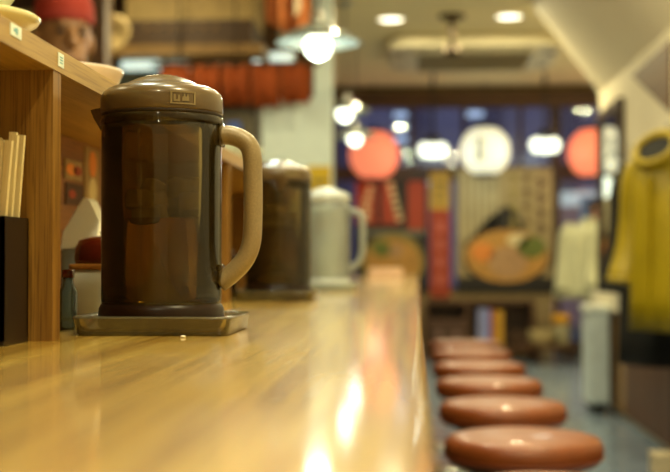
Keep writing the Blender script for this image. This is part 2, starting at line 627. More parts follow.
def pitcher(label, loc, rotz, clear_kind=False, level=.100):
    t = thing('water_pitcher', label, 'pitcher', loc, rotz)
    sh, lq, ld, hd, bs = (M_clear, M_water, M_clid, M_clear, M_clid) if clear_kind else (M_shell, M_tea, M_lid, M_handle, M_base)
    R = .0558
    outer = [(R * .985, .020), (R, .028), (R, .120), (R, .180), (R * 1.0, .197)]
    inner = [(R - .0032, .197), (R - .0032, .180), (R - .0032, .028), (R - .006, .024), (.004, .024)]
    body = MB().lathe(outer + inner, n=64, cap0=False, cap1=True)
    body.build('body', sh, t)
    MB().lathe([(R - .004, .0245), (R - .0038, .03), (R - .0038, level), (R - .005, level + .0006)], n=56).build('drink', lq, t)
    # drinking fluid carries a few ice lumps
    rr = random.Random(3)
    for k in range(15):
        q, ra = rr.uniform(0, 2 * PI), rr.uniform(.006, .036)
        zc = level + .001 + .026 * (k % 3) / 2 + .003 * rr.random()
        M_ = Matrix.Translation((ra * math.cos(q), ra * math.sin(q), zc)) @ Matrix.Rotation(rr.uniform(0, 3), 4, 'Z') @ Matrix.Rotation(rr.uniform(-.6, .6), 4, 'X')
        MB().rbox((0, 0, 0), (.024, .022, .018), .007, 3, M_).build('ice_cube', M_ice, t)
    # base ring
    MB().lathe([(R + .001, 0), (R + .0024, .002), (R + .0026, .010), (R + .002, .018), (R + .0002, .0215), (R - .002, .0235), (.003, .0235)], n=56).build('base_ring', bs, t)
    # lid
    lid = MB()
    lid.lathe([(R + .0004, .1985), (R + .0012, .2000), (R + .0010, .212), (R + .0002, .2150), (R - .0014, .2180), (R - .0050, .2210), (R - .0100, .2232), (.041, .2244), (.030, .2250), (.002, .2255)], n=64)
    lo = lid.build('lid', ld, t)
    if not clear_kind:
        MB().lathe([(R - .002, .1955), (R + .0003, .1960), (R + .0003, .1992), (R - .002, .1994)], n=56).build('seam_ring', M_seam, lo)
        MB().lathe([(R + .0002, .1870), (R + .0010, .1875), (R + .0010, .1945), (R + .0002, .1955)], n=56, cap0=False, cap1=False).build('neck_band', sh, t)
    # raised thumb dome on the lid top
    dm = [(x, .2238 + .0122 * (1 - (x / .0385) ** 2)) for x in (.0385, .036, .033, .028, .022, .015, .008, .002)]
    MB().lathe(dm, n=40).build('lid_dome', ld, lo)
    rim = [(.0388 * math.cos(q * PI / 20), .0388 * math.sin(q * PI / 20), .2246) for q in range(41)]
    MB().tube(rim, .0006, 6).build('dome_rim', M_seam if not clear_kind else ld, lo)
    # flow selector window on the front of the lid (seen in relief)
    fm = mat('relief_brown', '#86744e', .35) if not clear_kind else ld
    a0 = -90 - math.degrees(rotz) + 19
    fr_ = MB()
    for (x0, x1, z0, z1) in ((0, 1, 0, .1), (0, 1, .9, 1), (0, .08, 0, 1), (.92, 1, 0, 1)):
        p = arc_patch(R + .0008, R + .0020, .2022 + .0115 * z0, .2022 + .0115 * z1, a0 + 24 * x0, a0 + 24 * x1, 5)
        fr_._add(p.v, p.f)
    fr_.build('selector_frame', fm, lo)
    MB_ = arc_patch(R + .0006, R + .0013, .2030, .2130, a0 + 1.5, a0 + 22.5, 5)
    MB_.build('selector_recess', M_lid if not clear_kind else ld, lo)
    for (x0, x1, z0, z1) in ((.12, .2, .2, .75), (.2, .36, .2, .34), (.28, .36, .2, .7), (.45, .72, .25, .6), (.5, .56, .6, .8), (.64, .70, .6, .8)):
        arc_patch(R + .0010, R + .0022, .2022 + .0115 * z0, .2022 + .0115 * z1, a0 + 24 * x0, a0 + 24 * x1, 3).build('selector_relief', fm, lo)
    # spout, a V-shaped lip opposite the handle
    sp = MB()
    xo = -(R - .004)
    rings = []
    for (z, dx, hw) in ((.178, .003, .003), (.187, .008, .009), (.196, .0135, .014), (.2035, .0165, .017)):
        rings.append([(xo, -hw - .002, z), (xo - dx * .6, -hw * .55, z), (xo - dx, 0, z), (xo - dx * .6, hw * .55, z), (xo, hw + .002, z)])
    sp.loft(rings, True, True, False)
    sp.build('spout', M_lid if not clear_kind else sh, t)
    # handle
    pth = smooth_path([(.0535, 0, .1790), (.066, 0, .1785), (.0790, 0, .1725), (.0848, 0, .160), (.0858, 0, .135), (.0858, 0, .105), (.0845, 0, .080), (.0780, 0, .063), (.066, 0, .050), (.0545, 0, .0415)], 5)
    MB().tube(pth, [.0090] * len(pth), 16, True, 1.18, (0, 1, 0)).build('handle', hd, t)
    for z in (.179, .048):
        MB().rbox((.0560, 0, z), (.004, .022, .021), .002, 2).build('handle_mount', sh, t)
    return t


PX0, PYC = PY(161, 300, 1.136).x, 1.136
TRH = .016
M_tray = clear('smoky_tray_plastic', '#dcd4b8', .10, .28, '#9c9474', 1.5)


def tray(label, x0, x1, y0, y1, h=TRH, m_=None):
    cx, cy = (x0 + x1) / 2, (y0 + y1) / 2
    t = thing('drip_tray', label, 'tray', (cx, cy, CTOP))
    wx, wy = (x1 - x0) / 2, (y1 - y0) / 2

    def ring(k, z, r=.012):
        out = []
        for qx, qy, a0 in ((1, 1, 0), (-1, 1, 90), (-1, -1, 180), (1, -1, 270)):
            for s_ in range(5):
                q = math.radians(a0 + 22.5 * s_)
                out.append((qx * (wx - k - r) + r * math.cos(q), qy * (wy - k - r) + r * math.sin(q), z))
        return out
    MB().loft([ring(.0045, 0), ring(.0032, .0015), ring(.0008, h - .002), ring(0, h - .0012), ring(0, h), ring(.0035, h), ring(.0038, h - .002), ring(.0055, .0042), ring(.0068, .0036)], True, True, True).build('pan', m_ or M_tray, t)
    rm = ring(.0015, h)
    MB().tube([Vector(p) for p in rm + rm[:1]], .0011, 6).build('rim', m_ or M_tray, t)
    return t


tray('shallow smoky grey drip tray under the sharp brown pitcher', PY(69, 335, 1.066).x, PY(230, 335, 1.066).x, 1.066, 1.208)
pitcher('large brown tinted pitcher in focus with speckled handle on smoky tray', (PX0 + .0005, PYC, CTOP + .0042), .0)
q = PY(277, 290, 2.10)
tray('brown drip tray under the second pitcher behind the sharp one', q.x - .066, q.x + .07, 2.03, 2.17)
pitcher('second brown tea pitcher behind the sharp one, next to the clear pitcher', (q.x + .002, 2.10, CTOP + .0042), 1.75, False, .12)
q = PY(326, 280, 2.87)
tray('clear drip tray under the frosty clear pitcher', q.x - .066, q.x + .075, 2.80, 2.94, TRH, M_clear)
pitcher('clear pitcher filled with ice water farther down the counter', (q.x, 2.87, CTOP + .0042), 0, True, .14)

# ------------------------------------------------------------------ chopsticks and their box
M_black = mat('black_lacquer', '#1c120a', .35, var=.1)
bx0, bx1 = -.39, -.3165
by0, by1 = .925, .985
bh = .1005
bxo = thing('chopstick_box', 'black open box holding chopsticks beside the shelf divider', 'box', ((bx0 + bx1) / 2, (by0 + by1) / 2, CTOP))
wx, wy = (bx1 - bx0) / 2, (by1 - by0) / 2
MB().bb(-wx, wx, -wy, wy, 0, .004).build('bottom', M_black, bxo)
for (x0, x1, y0, y1) in ((-wx, wx, -wy, -wy + .003), (-wx, wx, wy - .003, wy), (-wx, -wx + .003, -wy, wy), (wx - .003, wx, -wy, wy)):
    MB().bb(x0, x1, y0, y1, .004, bh).build('side', M_black, bxo)
W_chop = wood('chopstick_wood', '#d8c592', '#efe2b4', 'Z', .6, 200, fine=.1)
rr = random.Random(5)
first = None
for j in range(3):
    for i in range(12):
        bxp = -wx + .008 + (2 * wx - .016) * i / 11
        byp = -wy + .012 + j * .017
        lean = .07 * (i - 5.5) / 5.5 + rr.uniform(-.010, .010)
        L = .160 + rr.uniform(-.006, .006)
        if first is None:
            m_ = MB()
            m_.loft([[(s_ * x, t_ * x * .8, z) for s_, t_ in ((-1, -1), (1, -1), (1, 1), (-1, 1))] for x, z in ((.0019, 0), (.0024, .08), (.0029, .16))], True, True, False)
            o = m_.build('chopstick', W_chop)
            first = o
        else:
            o = first.copy()
            COL.objects.link(o)
        o.location = ((bx0 + bx1) / 2 + bxp * .86, (by0 + by1) / 2 + byp, CTOP + .0045)
        o.rotation_euler = (0, lean, 0)
        o.scale = (1, 1, L / .16)
        tag(o, 'pale wooden chopstick standing in the black box', 'chopstick', 'chopsticks in the black box')

# ------------------------------------------------------------------ condiments behind the sharp pitcher
M_white = mat('white_plastic', '#eef6f2', .4, var=.04)
M_redp = mat('dark_red_plastic', '#5c1c0c', .25, coat=.4)
c0 = PY(72, 312, 1.27)
cj = thing('condiment_jar', 'squat white condiment jar with dark red lid under the shelf', 'jar', (c0.x + .031, 1.292, CTOP))
MB().rbox((0, 0, .0285), (.062, .066, .057), .008, 4).build('body', M_white, cj)
MB().rbox((0, 0, .060), (.066, .070, .006), .008, 4).build('band', mat('tan_band', '#a8702e', .4), cj)
jl = MB().lathe([(.033, .063), (.034, .068), (.033, .080), (.029, .088), (.015, .092), (.002, .093)], n=32).build('lid', M_redp, cj)
MB().lathe([(.006, .092), (.007, .097), (.002, .099)], n=16).build('knob', M_redp, jl)
# folded paper napkin leaning behind it
nb = PY(83, 300, 1.40)
nh = thing('napkin_holder', 'upright holder with a folded white paper napkin under the shelf', 'napkin holder', (nb.x, 1.405, CTOP))
MB().rbox((0, 0, .04), (.044, .05, .08), .006, 3).build('case', mat('grey_holder', '#8d9aa0', .3), nh)
pts = [(-.020, .079), (-.019, .100), (.0005, .1395), (.006, .136), (.020, .112), (.021, .085)]
rings = []
for k in range(4):
    yy = -.018 + .012 * k
    rings.append([(x + .003 * math.sin(k * 2 + z * 60), yy + (z - .09) * .12, z) for x, z in pts])
MB().loft(rings, True, True, False).build('napkin', mat('napkin_paper', '#fafffa', .8, var=.02, bump=.1), nh)
# small glass bottle
gb = thing('glass_bottle', 'small pale blue glass bottle beside the white condiment jar', 'bottle', (PY(68, 320, 1.17).x, 1.17, CTOP))
MB().lathe([(.008, 0), (.009, .003), (.009, .036), (.005, .044), (.005, .05)], n=20).build('body', clear('blue_glass', '#c8dce4', .05, .3, '#b4ccd8', 1.5), gb)
MB().lathe([(.006, .05), (.006, .057), (.002, .058)], n=16).build('cap', M_redp, gb)
# red sauce bottle behind the second divider
sb = thing('sauce_bottle', 'small red capped dark sauce bottle beyond second shelf divider', 'bottle', (-.335, 2.12, CTOP))
MB().lathe([(.02, 0), (.022, .004), (.022, .07), (.010, .095), (.009, .11)], n=24).build('body', mat('soy_glass', '#2a1508', .15), sb)
MB().lathe([(.011, .11), (.012, .125), (.004, .13)], n=16).build('cap', mat('red_cap', '#b03018', .4), sb)

# ------------------------------------------------------------------ things on top of the shelf
M_celadon = mat('celadon_glaze', '#c3c9a0', .25, coat=.5)
M_cream = mat('cream_glaze', '#e6dba6', .3, coat=.4)
M_pinkw = mat('pinkish_white_glaze', '#e2cfc0', .3, coat=.4)
zt = SZ1
pl = MB().lathe([(.022, 0), (.030, .001), (.046, .005), (.058, .012), (.0605, .016), (.0585, .0175), (.055, .0155), (.044, .008), (.028, .004), (.003, .0035)], n=48)
tag(pl.build('dish', M_cream, None, (-.3575, .945, zt)), 'shallow cream dish on the shelf under a celadon bowl', 'dish')
bw = MB().lathe([(.026, 0), (.027, .006), (.034, .012), (.050, .034), (.060, .058), (.0615, .062), (.059, .062), (.048, .036), (.031, .014), (.003, .011)], n=48)
tag(bw.build('bowl', M_celadon, None, (-.3625, .945, zt + .006)), 'pale green celadon bowl stacked in the cream dish', 'bowl')
q = PY(104, 72, 1.38)
bw = MB().lathe([(.030, 0), (.031, .005), (.045, .010), (.066, .024), (.0725, .039), (.0735, .042), (.071, .042), (.062, .025), (.042, .012), (.003, .009)], n=48)
tag(bw.build('bowl', M_pinkw, None, (PY(122, 66, 1.38).x - .0735, 1.38, zt)), 'pinkish white shallow bowl on the shelf behind pitcher lid', 'bowl')
M_pp = mat('pale_plate', '#d9e0d4', .3, coat=.4)
for k in range(4):
    pl = MB().lathe([(.03, 0), (.034, .002), (.058, .010), (.060, .012), (.057, .0125), (.032, .005), (.003, .004)], n=40)
    tag(pl.build('plate', M_pp, None, (-.362 + .002 * (k % 2), 2.12, zt + .0062 * k)), 'pale plate in the small stack on the far shelf end', 'plate', 'stacked plates on the shelf')
bw = MB().lathe([(.028, 0), (.03, .005), (.05, .025), (.060, .045), (.0575, .045), (.046, .025), (.003, .008)], n=40)
tag(bw.build('bowl', M_celadon, None, (-.362, 2.40, zt)), 'greenish bowl on the shelf beyond the stacked plates', 'bowl')

# folded pink towel at the far end of the counter
q = PY(386, 273, 5.2)
tw = MB()
for k in range(3):
    tw.rbox((0, 0, .007 + .013 * k), (.15 - .006 * k, .10, .0125), .012, 3)
tag(tw.build('folded_towel', mat('pink_towel', '#d9b598', .9, bump=.3), None, (q.x, 5.2, CTOP)), 'small folded pinkish towel near the far counter end', 'towel')
# yellow notice behind the clear pitcher
q = PY(183, 337.5, 1.045)
tag(MB().ellipsoid((0, 0, .0011), (.0024, .0014, .0011), 12, 8).build('rice_grain', mat('rice', '#f0ecd8', .4), None, (q.x, 1.045, CTOP)), 'tiny pale grain of rice on the counter before the tray', 'rice grain')
# ------------------------------------------------------------------ stools
M_leather = mat('red_brown_leather', '#824017', .46, var=.10, scale=30, bump=.08, bscale=300, coat=.15)
M_steel = mat('steel', '#a9a9a4', .3, 1)
ZS = ZC - .350
st = thing('round_stool', '', 'stool', (0, 0, 0))
sp_ = [(.125, -.058), (.148, -.054), (.157, -.042), (.160, -.026), (.157, -.012), (.149, -.004), (.134, .0), (.08, .0025), (.003, .003)]
MB().lathe([(r_, z + ZS) for r_, z in sp_], n=56).build('seat', M_leather, st)
ring = [(.1585 * math.cos(k * PI / 24), .1585 * math.sin(k * PI / 24), ZS - .0395) for k in range(49)]
MB().tube(ring, .0022, 6).build('piping', mat('dark_leather', '#7c3a1e', .4), st)
MB().lathe([(.05, ZS - .075), (.12, ZS - .066), (.12, ZS - .058)], n=32).build('seat_plate', mat('black_metal', '#23201d', .4, .6), st)
MB().lathe([(.026, .03), (.026, ZS - .075)], n=24).build('post', M_steel, st)
MB().lathe([(.17, 0), (.172, .006), (.165, .012), (.09, .022), (.03, .032), (.003, .032)], n=48).build('base', M_steel, st)
ORD = ['last stool of the row at the far counter end', 'second', 'third', 'fourth', 'fifth', 'sixth', 'seventh']
ys = [1.95, 2.51, 3.11, 3.70, 4.29, 4.90, 5.48]
for i, yy in enumerate(ys):
    o = st if i == 0 else copy_tree(st)
    o.location = (.2135, yy, 0)
    n_ = len(ys) - 1 - i
    o['label'] = 'round red-brown leather stool, ' + (('%s of the row counted from the shop front' % ORD[n_]) if n_ else 'the one of the row closest to the shop front')
    o['category'] = 'stool'
    o['group'] = 'stools along the counter'

# ------------------------------------------------------------------ lights of the room, with added ones out of view
M_bulb = glow('bulb_glow', '#f6fae0', 4.5)
M_down = glow('downlight_glow', '#fff4d0', 4)
M_shade = clear('glass_shade', '#e9efe9', .06, .22, '#f0fbf4', 1.5)


def downlight(x, y, label, energy=K_DOWN, col=WARM):
    t = thing('downlight', label, 'downlight', (x, y, ZCEIL), 0, 'ceiling downlights')
    MB().lathe([(.078, -.0005), (.095, -.001), (.097, -.006), (.090, -.010), (.078, -.008)], n=36, cap0=False, cap1=False).build('trim_ring', mat('white_enamel', '#eeeae0', .4), t)
    MB().lathe([(.079, -.001), (.079, -.005), (.003, -.0055)], n=32).build('lens', M_down, t)
    lamp('downlight_lamp', 'AREA', (0, 0, -.02), energy, col, .15, (0, 0, 0), t)


p1, p2 = PY(391, 18, 7.94), PY(509, 15, 7.9)
downlight(p1.x, p1.y, 'round ceiling downlight near the dark pendant, on the counter side', K_DOWN * 2.4)
downlight(p2.x, p2.y, 'round ceiling downlight next to the sloped stair soffit', K_DOWN * 2.4)
for yy in (-.6, 1.2, 3.0, 4.8):  # row added out of view to light the counter
    downlight(-.12, yy, 'added unseen ceiling downlight in the row over the counter', K_DOWN * .9, MID)
for yy in (.6, 2.6, 4.4):  # added out of view, lighting stools and shelf from the aisle side
    downlight(.52, yy, 'added unseen ceiling downlight above the stools', K_DOWN * (1.75 if yy < 1 else 1.0))
for (x, yy) in ((-1.5, 1.5), (-1.35, 5.7)):  # added out of view; the rear one brightens noren and hood
    downlight(x, yy, 'added unseen ceiling downlight above the kitchen', K_DOWN * .6)
downlight(1.7, 9.4, 'round unseen ceiling downlight by the entrance door')  # unseen lamp, hidden past the end of the right wall


def pendant(px_, py_, Y, label, energy=K_PEND):
    p = PY(px_, py_, Y)
    t = thing('pendant_lamp', label, 'pendant lamp', (p.x, Y, ZCEIL))
    z = p.z - ZCEIL                                           # bulb centre
    MB().lathe([(.05, 0), (.05, -.012), (.015, -.03), (.003, -.031)], n=24).build('ceiling_rose', M_steel, t)
    MB().tube([(0, 0, -.03), (0, 0, z + .12)], .004, 8).build('cord', M_black, t)
    MB().lathe([(.008, z + .13), (.022, z + .125), (.024, z + .07), (.018, z + .055)], n=24).build('socket', M_steel, t)
    MB().lathe([(.026, z + .085), (.034, z + .08), (.075, z + .062), (.125, z + .035), (.150, z + .012), (.152, z + .010), (.148, z + .010), (.122, z + .031), (.072, z + .058), (.026, z + .078)], n=48, cap0=False, cap1=False).build('glass_shade', M_shade, t)
    MB().lathe([(.004, z - .048), (.02, z - .043), (.042, z - .027), (.050, z), (.044, z + .024), (.022, z + .045), (.016, z + .06)], n=32).build('bulb', M_bulb, t)
    lamp('bulb_lamp', 'POINT', (0, 0, z - .075), energy, COOL, .04, (0, 0, 0), t)
    return t


pendant(318, 46, 4.35, 'glass shade pendant lamp with round bulb above the counter')
pendant(345, 114, 7.4, 'glass shade pendant lamp past the counter, by the white partition', .6)
pendant(355, 139, 8.8, 'glass shade pendant lamp right in front of the red lantern', .5)
for yy, lb in ((2.85, 'added unseen glass shade pendant above the clear ice water pitcher'), (1.35, 'added unseen glass shade pendant above the sharp brown pitcher')):  # two pendants added above the view to light the near counter
    t = pendant(318, 46, yy, lb)
    t.location = (-.38, yy, ZCEIL)
    z0 = PY(318, 46, 4.35).z
    dz = z0 - PY(318, 46, yy).z
    for ch in t.children:
        if ch.name.split('.')[0] == 'cord':
            ch.scale.z = (ZCEIL - z0 - .12) / max(.001, ZCEIL - (z0 - dz) - .12) if ZCEIL - (z0 - dz) > .2 else 1
    # rebuilt below at the same height as the others
    for ch in list(t.children):
        bpy.data.objects.remove(ch)
    z = z0 - ZCEIL
    src = [o for o in S.objects if o.name == 'pendant_lamp'][0]
    for ch in src.children:
        c_ = ch.copy()
        COL.objects.link(c_)
        c_.parent = t


def bulb_cluster(px_, py_, Y, label):
    p = PY(px_, py_, Y)
    t = thing('cluster_lamp', label, 'hanging lamp', (p.x, Y, ZCEIL))
    z = p.z - ZCEIL
    MB().tube([(0, 0, 0), (0, 0, z + .13)], .012, 8).build('stem', M_black, t)
    MB().lathe([(.03, z + .13), (.07, z + .10), (.07, z + .07), (.02, z + .06)], n=24).build('holder', M_black, t)
    for dx, dy, dz in ((-.075, 0, 0), (.075, 0, 0), (0, -.03, -.010), (0, .09, .01)):
        MB().tube([(dx * .3, dy * .3, z + .075), (dx * .8, dy * .8, z + .05)], .012, 8).build('arm', M_black, t)
        MB().ellipsoid((dx, dy, z + dz), (.052, .052, .062), 20, 12).build('bulb', glow('cluster_glow', '#eef8e4', 2.0), t)
    lamp('bulb_lamp', 'POINT', (0, 0, z - .14), 2.3, COOL, .08, (0, 0, 0), t)


bulb_cluster(433, 150, 10.3, 'cluster of bright bulbs hanging between red and white lanterns')
bulb_cluster(545, 145, 10.3, 'cluster of bright bulbs hanging between white lantern and door')


def lantern(px_, py_, Y, rad, hz, em, ecol, base, label, strokes):
    p = PY(px_, py_, Y)
    t = thing('paper_lantern', label, 'lantern', (p.x, Y, p.z))
    prof_ = []
    for k in range(57):
        q = -1 + 2 * k / 56
        r_ = rad * math.sqrt(max(0, 1 - (abs(q) * .91) ** 2.1))
        prof_.append((r_ + .004 * abs(math.sin(k * PI / 4)), q * hz))
    MB().lathe(prof_, n=48, cap0=False, cap1=False).build('paper', glow('lantern_' + ecol.strip('#'), ecol, em, base), t)
    for s_ in (-1, 1):
        r_ = prof_[0][0]
        MB().lathe([(r_, s_ * hz), (r_ + .006, s_ * (hz + .005)), (r_ + .004, s_ * (hz + .03)), (r_ - .02, s_ * (hz + .03))], n=32, cap0=False).build('end_ring', M_bk, t)
    MB().tube([(0, 0, hz + .03), (0, 0, ZCEIL - p.z)], .004, 6).build('cord', M_black, t)
    for (a0, a1, z0, z1) in strokes:
        rr_ = rad * math.sqrt(max(0, 1 - (abs((z0 + z1) / 2) * .91) ** 2.1)) + .0045
        arc_patch(rr_ - .004, rr_ + .003, hz * z0, hz * z1, a0, a1, 4).build('brush_stroke', mat('lantern_ink', '#5c5a4c', .7, emit=.42, ecol='#b9bda6'), t)
    lamp('lantern_lamp', 'POINT', (0, 0, -hz - .12), .8, (1, .45, .28) if base != '#f4f0e0' else COOL, .1, (0, 0, 0), t)
    return t


STK = [(a0 - 2, a1 + 2, z0 - .02, z1 + .02) for a0, a1, z0, z1 in [(-112, -98, .35, .42), (-108, -104, .1, .5), (-112, -96, .05, .12), (-111, -107, -.35, -.05), (-103, -99, -.4, -.1), (-112, -98, -.45, -.39), (-105, -97, .22, .27)]]
lantern(485, 151, 10.7, .212, .195, .72, '#f6f8d8', '#f4f0e0', 'round white paper lantern with faint brush writing in the window', STK)
lantern(374, 155, 10.7, .212, .20, .9, '#ff8c64', '#d8684a', 'round red paper lantern behind the pendant lamps', [])
lantern(593, 153, 10.7, .212, .20, .9, '#ff8c64', '#d8684a', 'round red paper lantern beside the entrance door', [])

# air conditioner cassette in the ceiling
ac = thing('air_conditioner', 'square cream ceiling cassette air conditioner with rounded corners', 'air conditioner', (PY(472, 60, 9.1).x, 9.05, ZCEIL))
M_acw = mat('ac_cream', '#e6dcbc', .5, var=.03)
M_acd = mat('ac_dark', '#6f6040', .6)
MB().rbox((0, 0, -.045), (1.24, 1.16, .09), .2, 8).build('panel', M_acw, ac)
MB().rbox((0, 0, -.098), (.92, .84, .02), .10, 5).build('inner_panel', M_acw, ac)
for sx, sy, wx_, wy_ in ((0, -.50, .74, .07), (0, .50, .74, .07), (-.54, 0, .07, .66), (.54, 0, .07, .66)):
    l_ = MB().rbox((sx, sy, -.092), (wx_, wy_, .006), .02, 3).build('louvre_slot', M_acd, ac)
    MB().rbox((sx, sy, -.097), (wx_ * .94, wy_ * .6, .006), .015, 3).build('louvre', M_acw, l_)
gr = MB().bb(-.40, .40, -.36, .36, -.112, -.107).build('intake_grille', M_acd, ac)
for k in range(12):
    yy = -.34 + .68 * k / 11
    MB().bb(-.40, .40, yy - .008, yy + .008, -.118, -.112).build('grille_slat', mat('ac_slat', '#9c8c66', .6), gr)

# dark stemmed fitting on the ceiling
q = PY(452, 14, 7.85)
pf = thing('ceiling_spotlight', 'dark ceiling fitting on a short stem in front of air conditioner', 'light fitting', (q.x, 7.85, ZCEIL))
M_bronze = mat('dark_bronze', '#4a3820', .45, .4)
MB().lathe([(.085, 0), (.085, -.015), (.03, -.04), (.012, -.045)], n=28).build('ceiling_rose', M_bronze, pf)
MB().tube([(0, 0, -.04), (0, 0, -.20)], .018, 10).build('stem', M_bronze, pf)
MB().lathe([(.022, -.19), (.045, -.205), (.055, -.25), (.05, -.252), (.02, -.215)], n=24).build('head', M_bronze, pf)

# ------------------------------------------------------------------ posters at the shop front
YP = YF - .02


def rect_thing(name, label, cat, px0, py0, px1, py1, Y, m_, depth=.01):
    a_, b_ = PY(px0, py1, Y), PY(px1, py0, Y)
    t = thing(name, label, cat, ((a_.x + b_.x) / 2, Y, a_.z))
    MB().bb(-(b_.x - a_.x) / 2, (b_.x - a_.x) / 2, -depth, 0, 0, b_.z - a_.z).build('sheet', m_, t)
    t['w'], t['h'] = b_.x - a_.x, b_.z - a_.z
    return t


def decal(t, pts, m_, lay=1, depth=.01):
    W_, H_ = t['w'], t['h']
    d0 = -depth - .002 * lay
    MB().prism([((u - .5) * W_, d0, v * H_) for u, v in pts], (0, .0018, 0)).build('print', m_, t)


def ell(cu, cv, ru, rv, n=24, a0=0, a1=360):
    return [(cu + ru * math.cos(math.radians(a0 + (a1 - a0) * k / n)), cv + rv * math.sin(math.radians(a0 + (a1 - a0) * k / n))) for k in range(n)]


def rc(u0, v0, u1, v1):
    return [(u0, v0), (u1, v0), (u1, v1), (u0, v1)]


M_pst = mat('poster_paper', '#a08e64', .6, var=.12, scale=9)
M_psl = mat('poster_stripe', '#b2a680', .6)
M_nood = mat('print_noodles', '#b88840', .6, var=.25, scale=18)
M_chash = mat('print_pork', '#b08a60', .6, var=.2, scale=14)
M_olive = mat('print_olive', '#8a7a3c', .6, var=.2)
P1 = rect_thing('ramen_poster', 'large poster of a ramen bowl with vertical brush lettering', 'poster', 457, 168, 552, 292, YP, M_pst)
for k in range(6):
    decal(P1, rc(.02 + .075 * k, .42, .06 + .075 * k, .98), M_psl, 1)
decal(P1, [(.06, .36), (.30, .58), (.52, .70), (.64, .66), (.74, .40)], M_bk, 1)
decal(P1, rc(0, 0, 1, .12), M_bk, 1)
decal(P1, ell(.52, .27, .46, .24), M_bk, 2)
decal(P1, ell(.52, .29, .44, .215), M_nood, 3)
decal(P1, ell(.53, .24, .20, .13), M_chash, 4)
decal(P1, ell(.27, .32, .12, .08), M_or, 4)
decal(P1, ell(.78, .36, .15, .09), M_gr, 4)
decal(P1, ell(.64, .42, .12, .05), M_cr, 4)
rr = random.Random(11)
for cx_ in (.60, .74, .88):
    for k in range(4):
        v = .92 - k * .12 - (.04 if cx_ > .8 else 0)
        if v < .5:
            continue
        decal(P1, rc(cx_ - .05, v, cx_ + .04, v + .02), M_olive if cx_ < .7 else M_br, 2)
        decal(P1, rc(cx_ - .02, v - .05, cx_ + .005, v + .05), M_olive if cx_ < .7 else M_br, 3)
        decal(P1, [(cx_ - .05, v - .05), (cx_ - .03, v - .05), (cx_ + .05, v - .01), (cx_ + .04, v + .01)], M_olive if cx_ < .8 else M_br, 4)
P2 = rect_thing('ramen_poster', 'black poster with orange strips and one round ramen picture', 'poster', 356, 179, 428, 292, YP, M_bk)
decal(P2, rc(.0, .60, .62, .98), M_rd, 1)
decal(P2, rc(.72, .55, .96, .98), M_rd, 1)
decal(P2, rc(.28, .62, .36, .98), M_bk, 2)
decal(P2, rc(.52, .70, .66, .98), M_bk, 2)
decal(P2, rc(.05, .50, .95, .55), mat('print_grey', '#6a6a5c', .6), 2)
decal(P2, ell(.52, .27, .43, .255), M_olive, 3)
decal(P2, ell(.52, .26, .38, .21), M_nood, 4)
decal(P2, ell(.36, .38, .13, .07), M_gr, 5)
decal(P2, ell(.55, .36, .10, .06), M_chash, 5)
for k in range(6):
    decal(P2, ell(.20 - .02 * k + (.03 if k > 3 else 0), .92 - .055 * k, .05, .02, 12), M_cr, 3)
    decal(P2, ell(.48 + .025 * k, .95 - .06 * k, .05, .02, 12), M_cr, 3)
P3 = rect_thing('vertical_banner', 'narrow red banner with a yellow top between two posters', 'banner', 430, 172, 450, 297, YP, M_rd)
decal(P3, rc(.0, .70, 1, 1), M_ye, 1)
for k in range(3):
    decal(P3, rc(.25, .76 + .07 * k, .75, .79 + .07 * k), M_olive, 2)
for k in range(4):
    decal(P3, rc(.35, .10 + .14 * k, .65, .18 + .14 * k), mat('print_pinkish', '#c4695a', .6), 2)

# pale coats and little poster by the door
M_bluep = mat('print_blue', '#5f7fb8', .6)
q = PY(591, 228, 10.2)
pp = rect_thing('framed_photo', 'small blue framed photo above the cream coat', 'photo', 580, 196, 602, 226, YF + .0445, M_bluep)
decal(pp, ell(.62, .55, .30, .34), M_bk, 1)
decal(pp, ell(.72, .40, .18, .22), mat('print_skin', '#c89a84', .6), 2)

# ------------------------------------------------------------------ coats


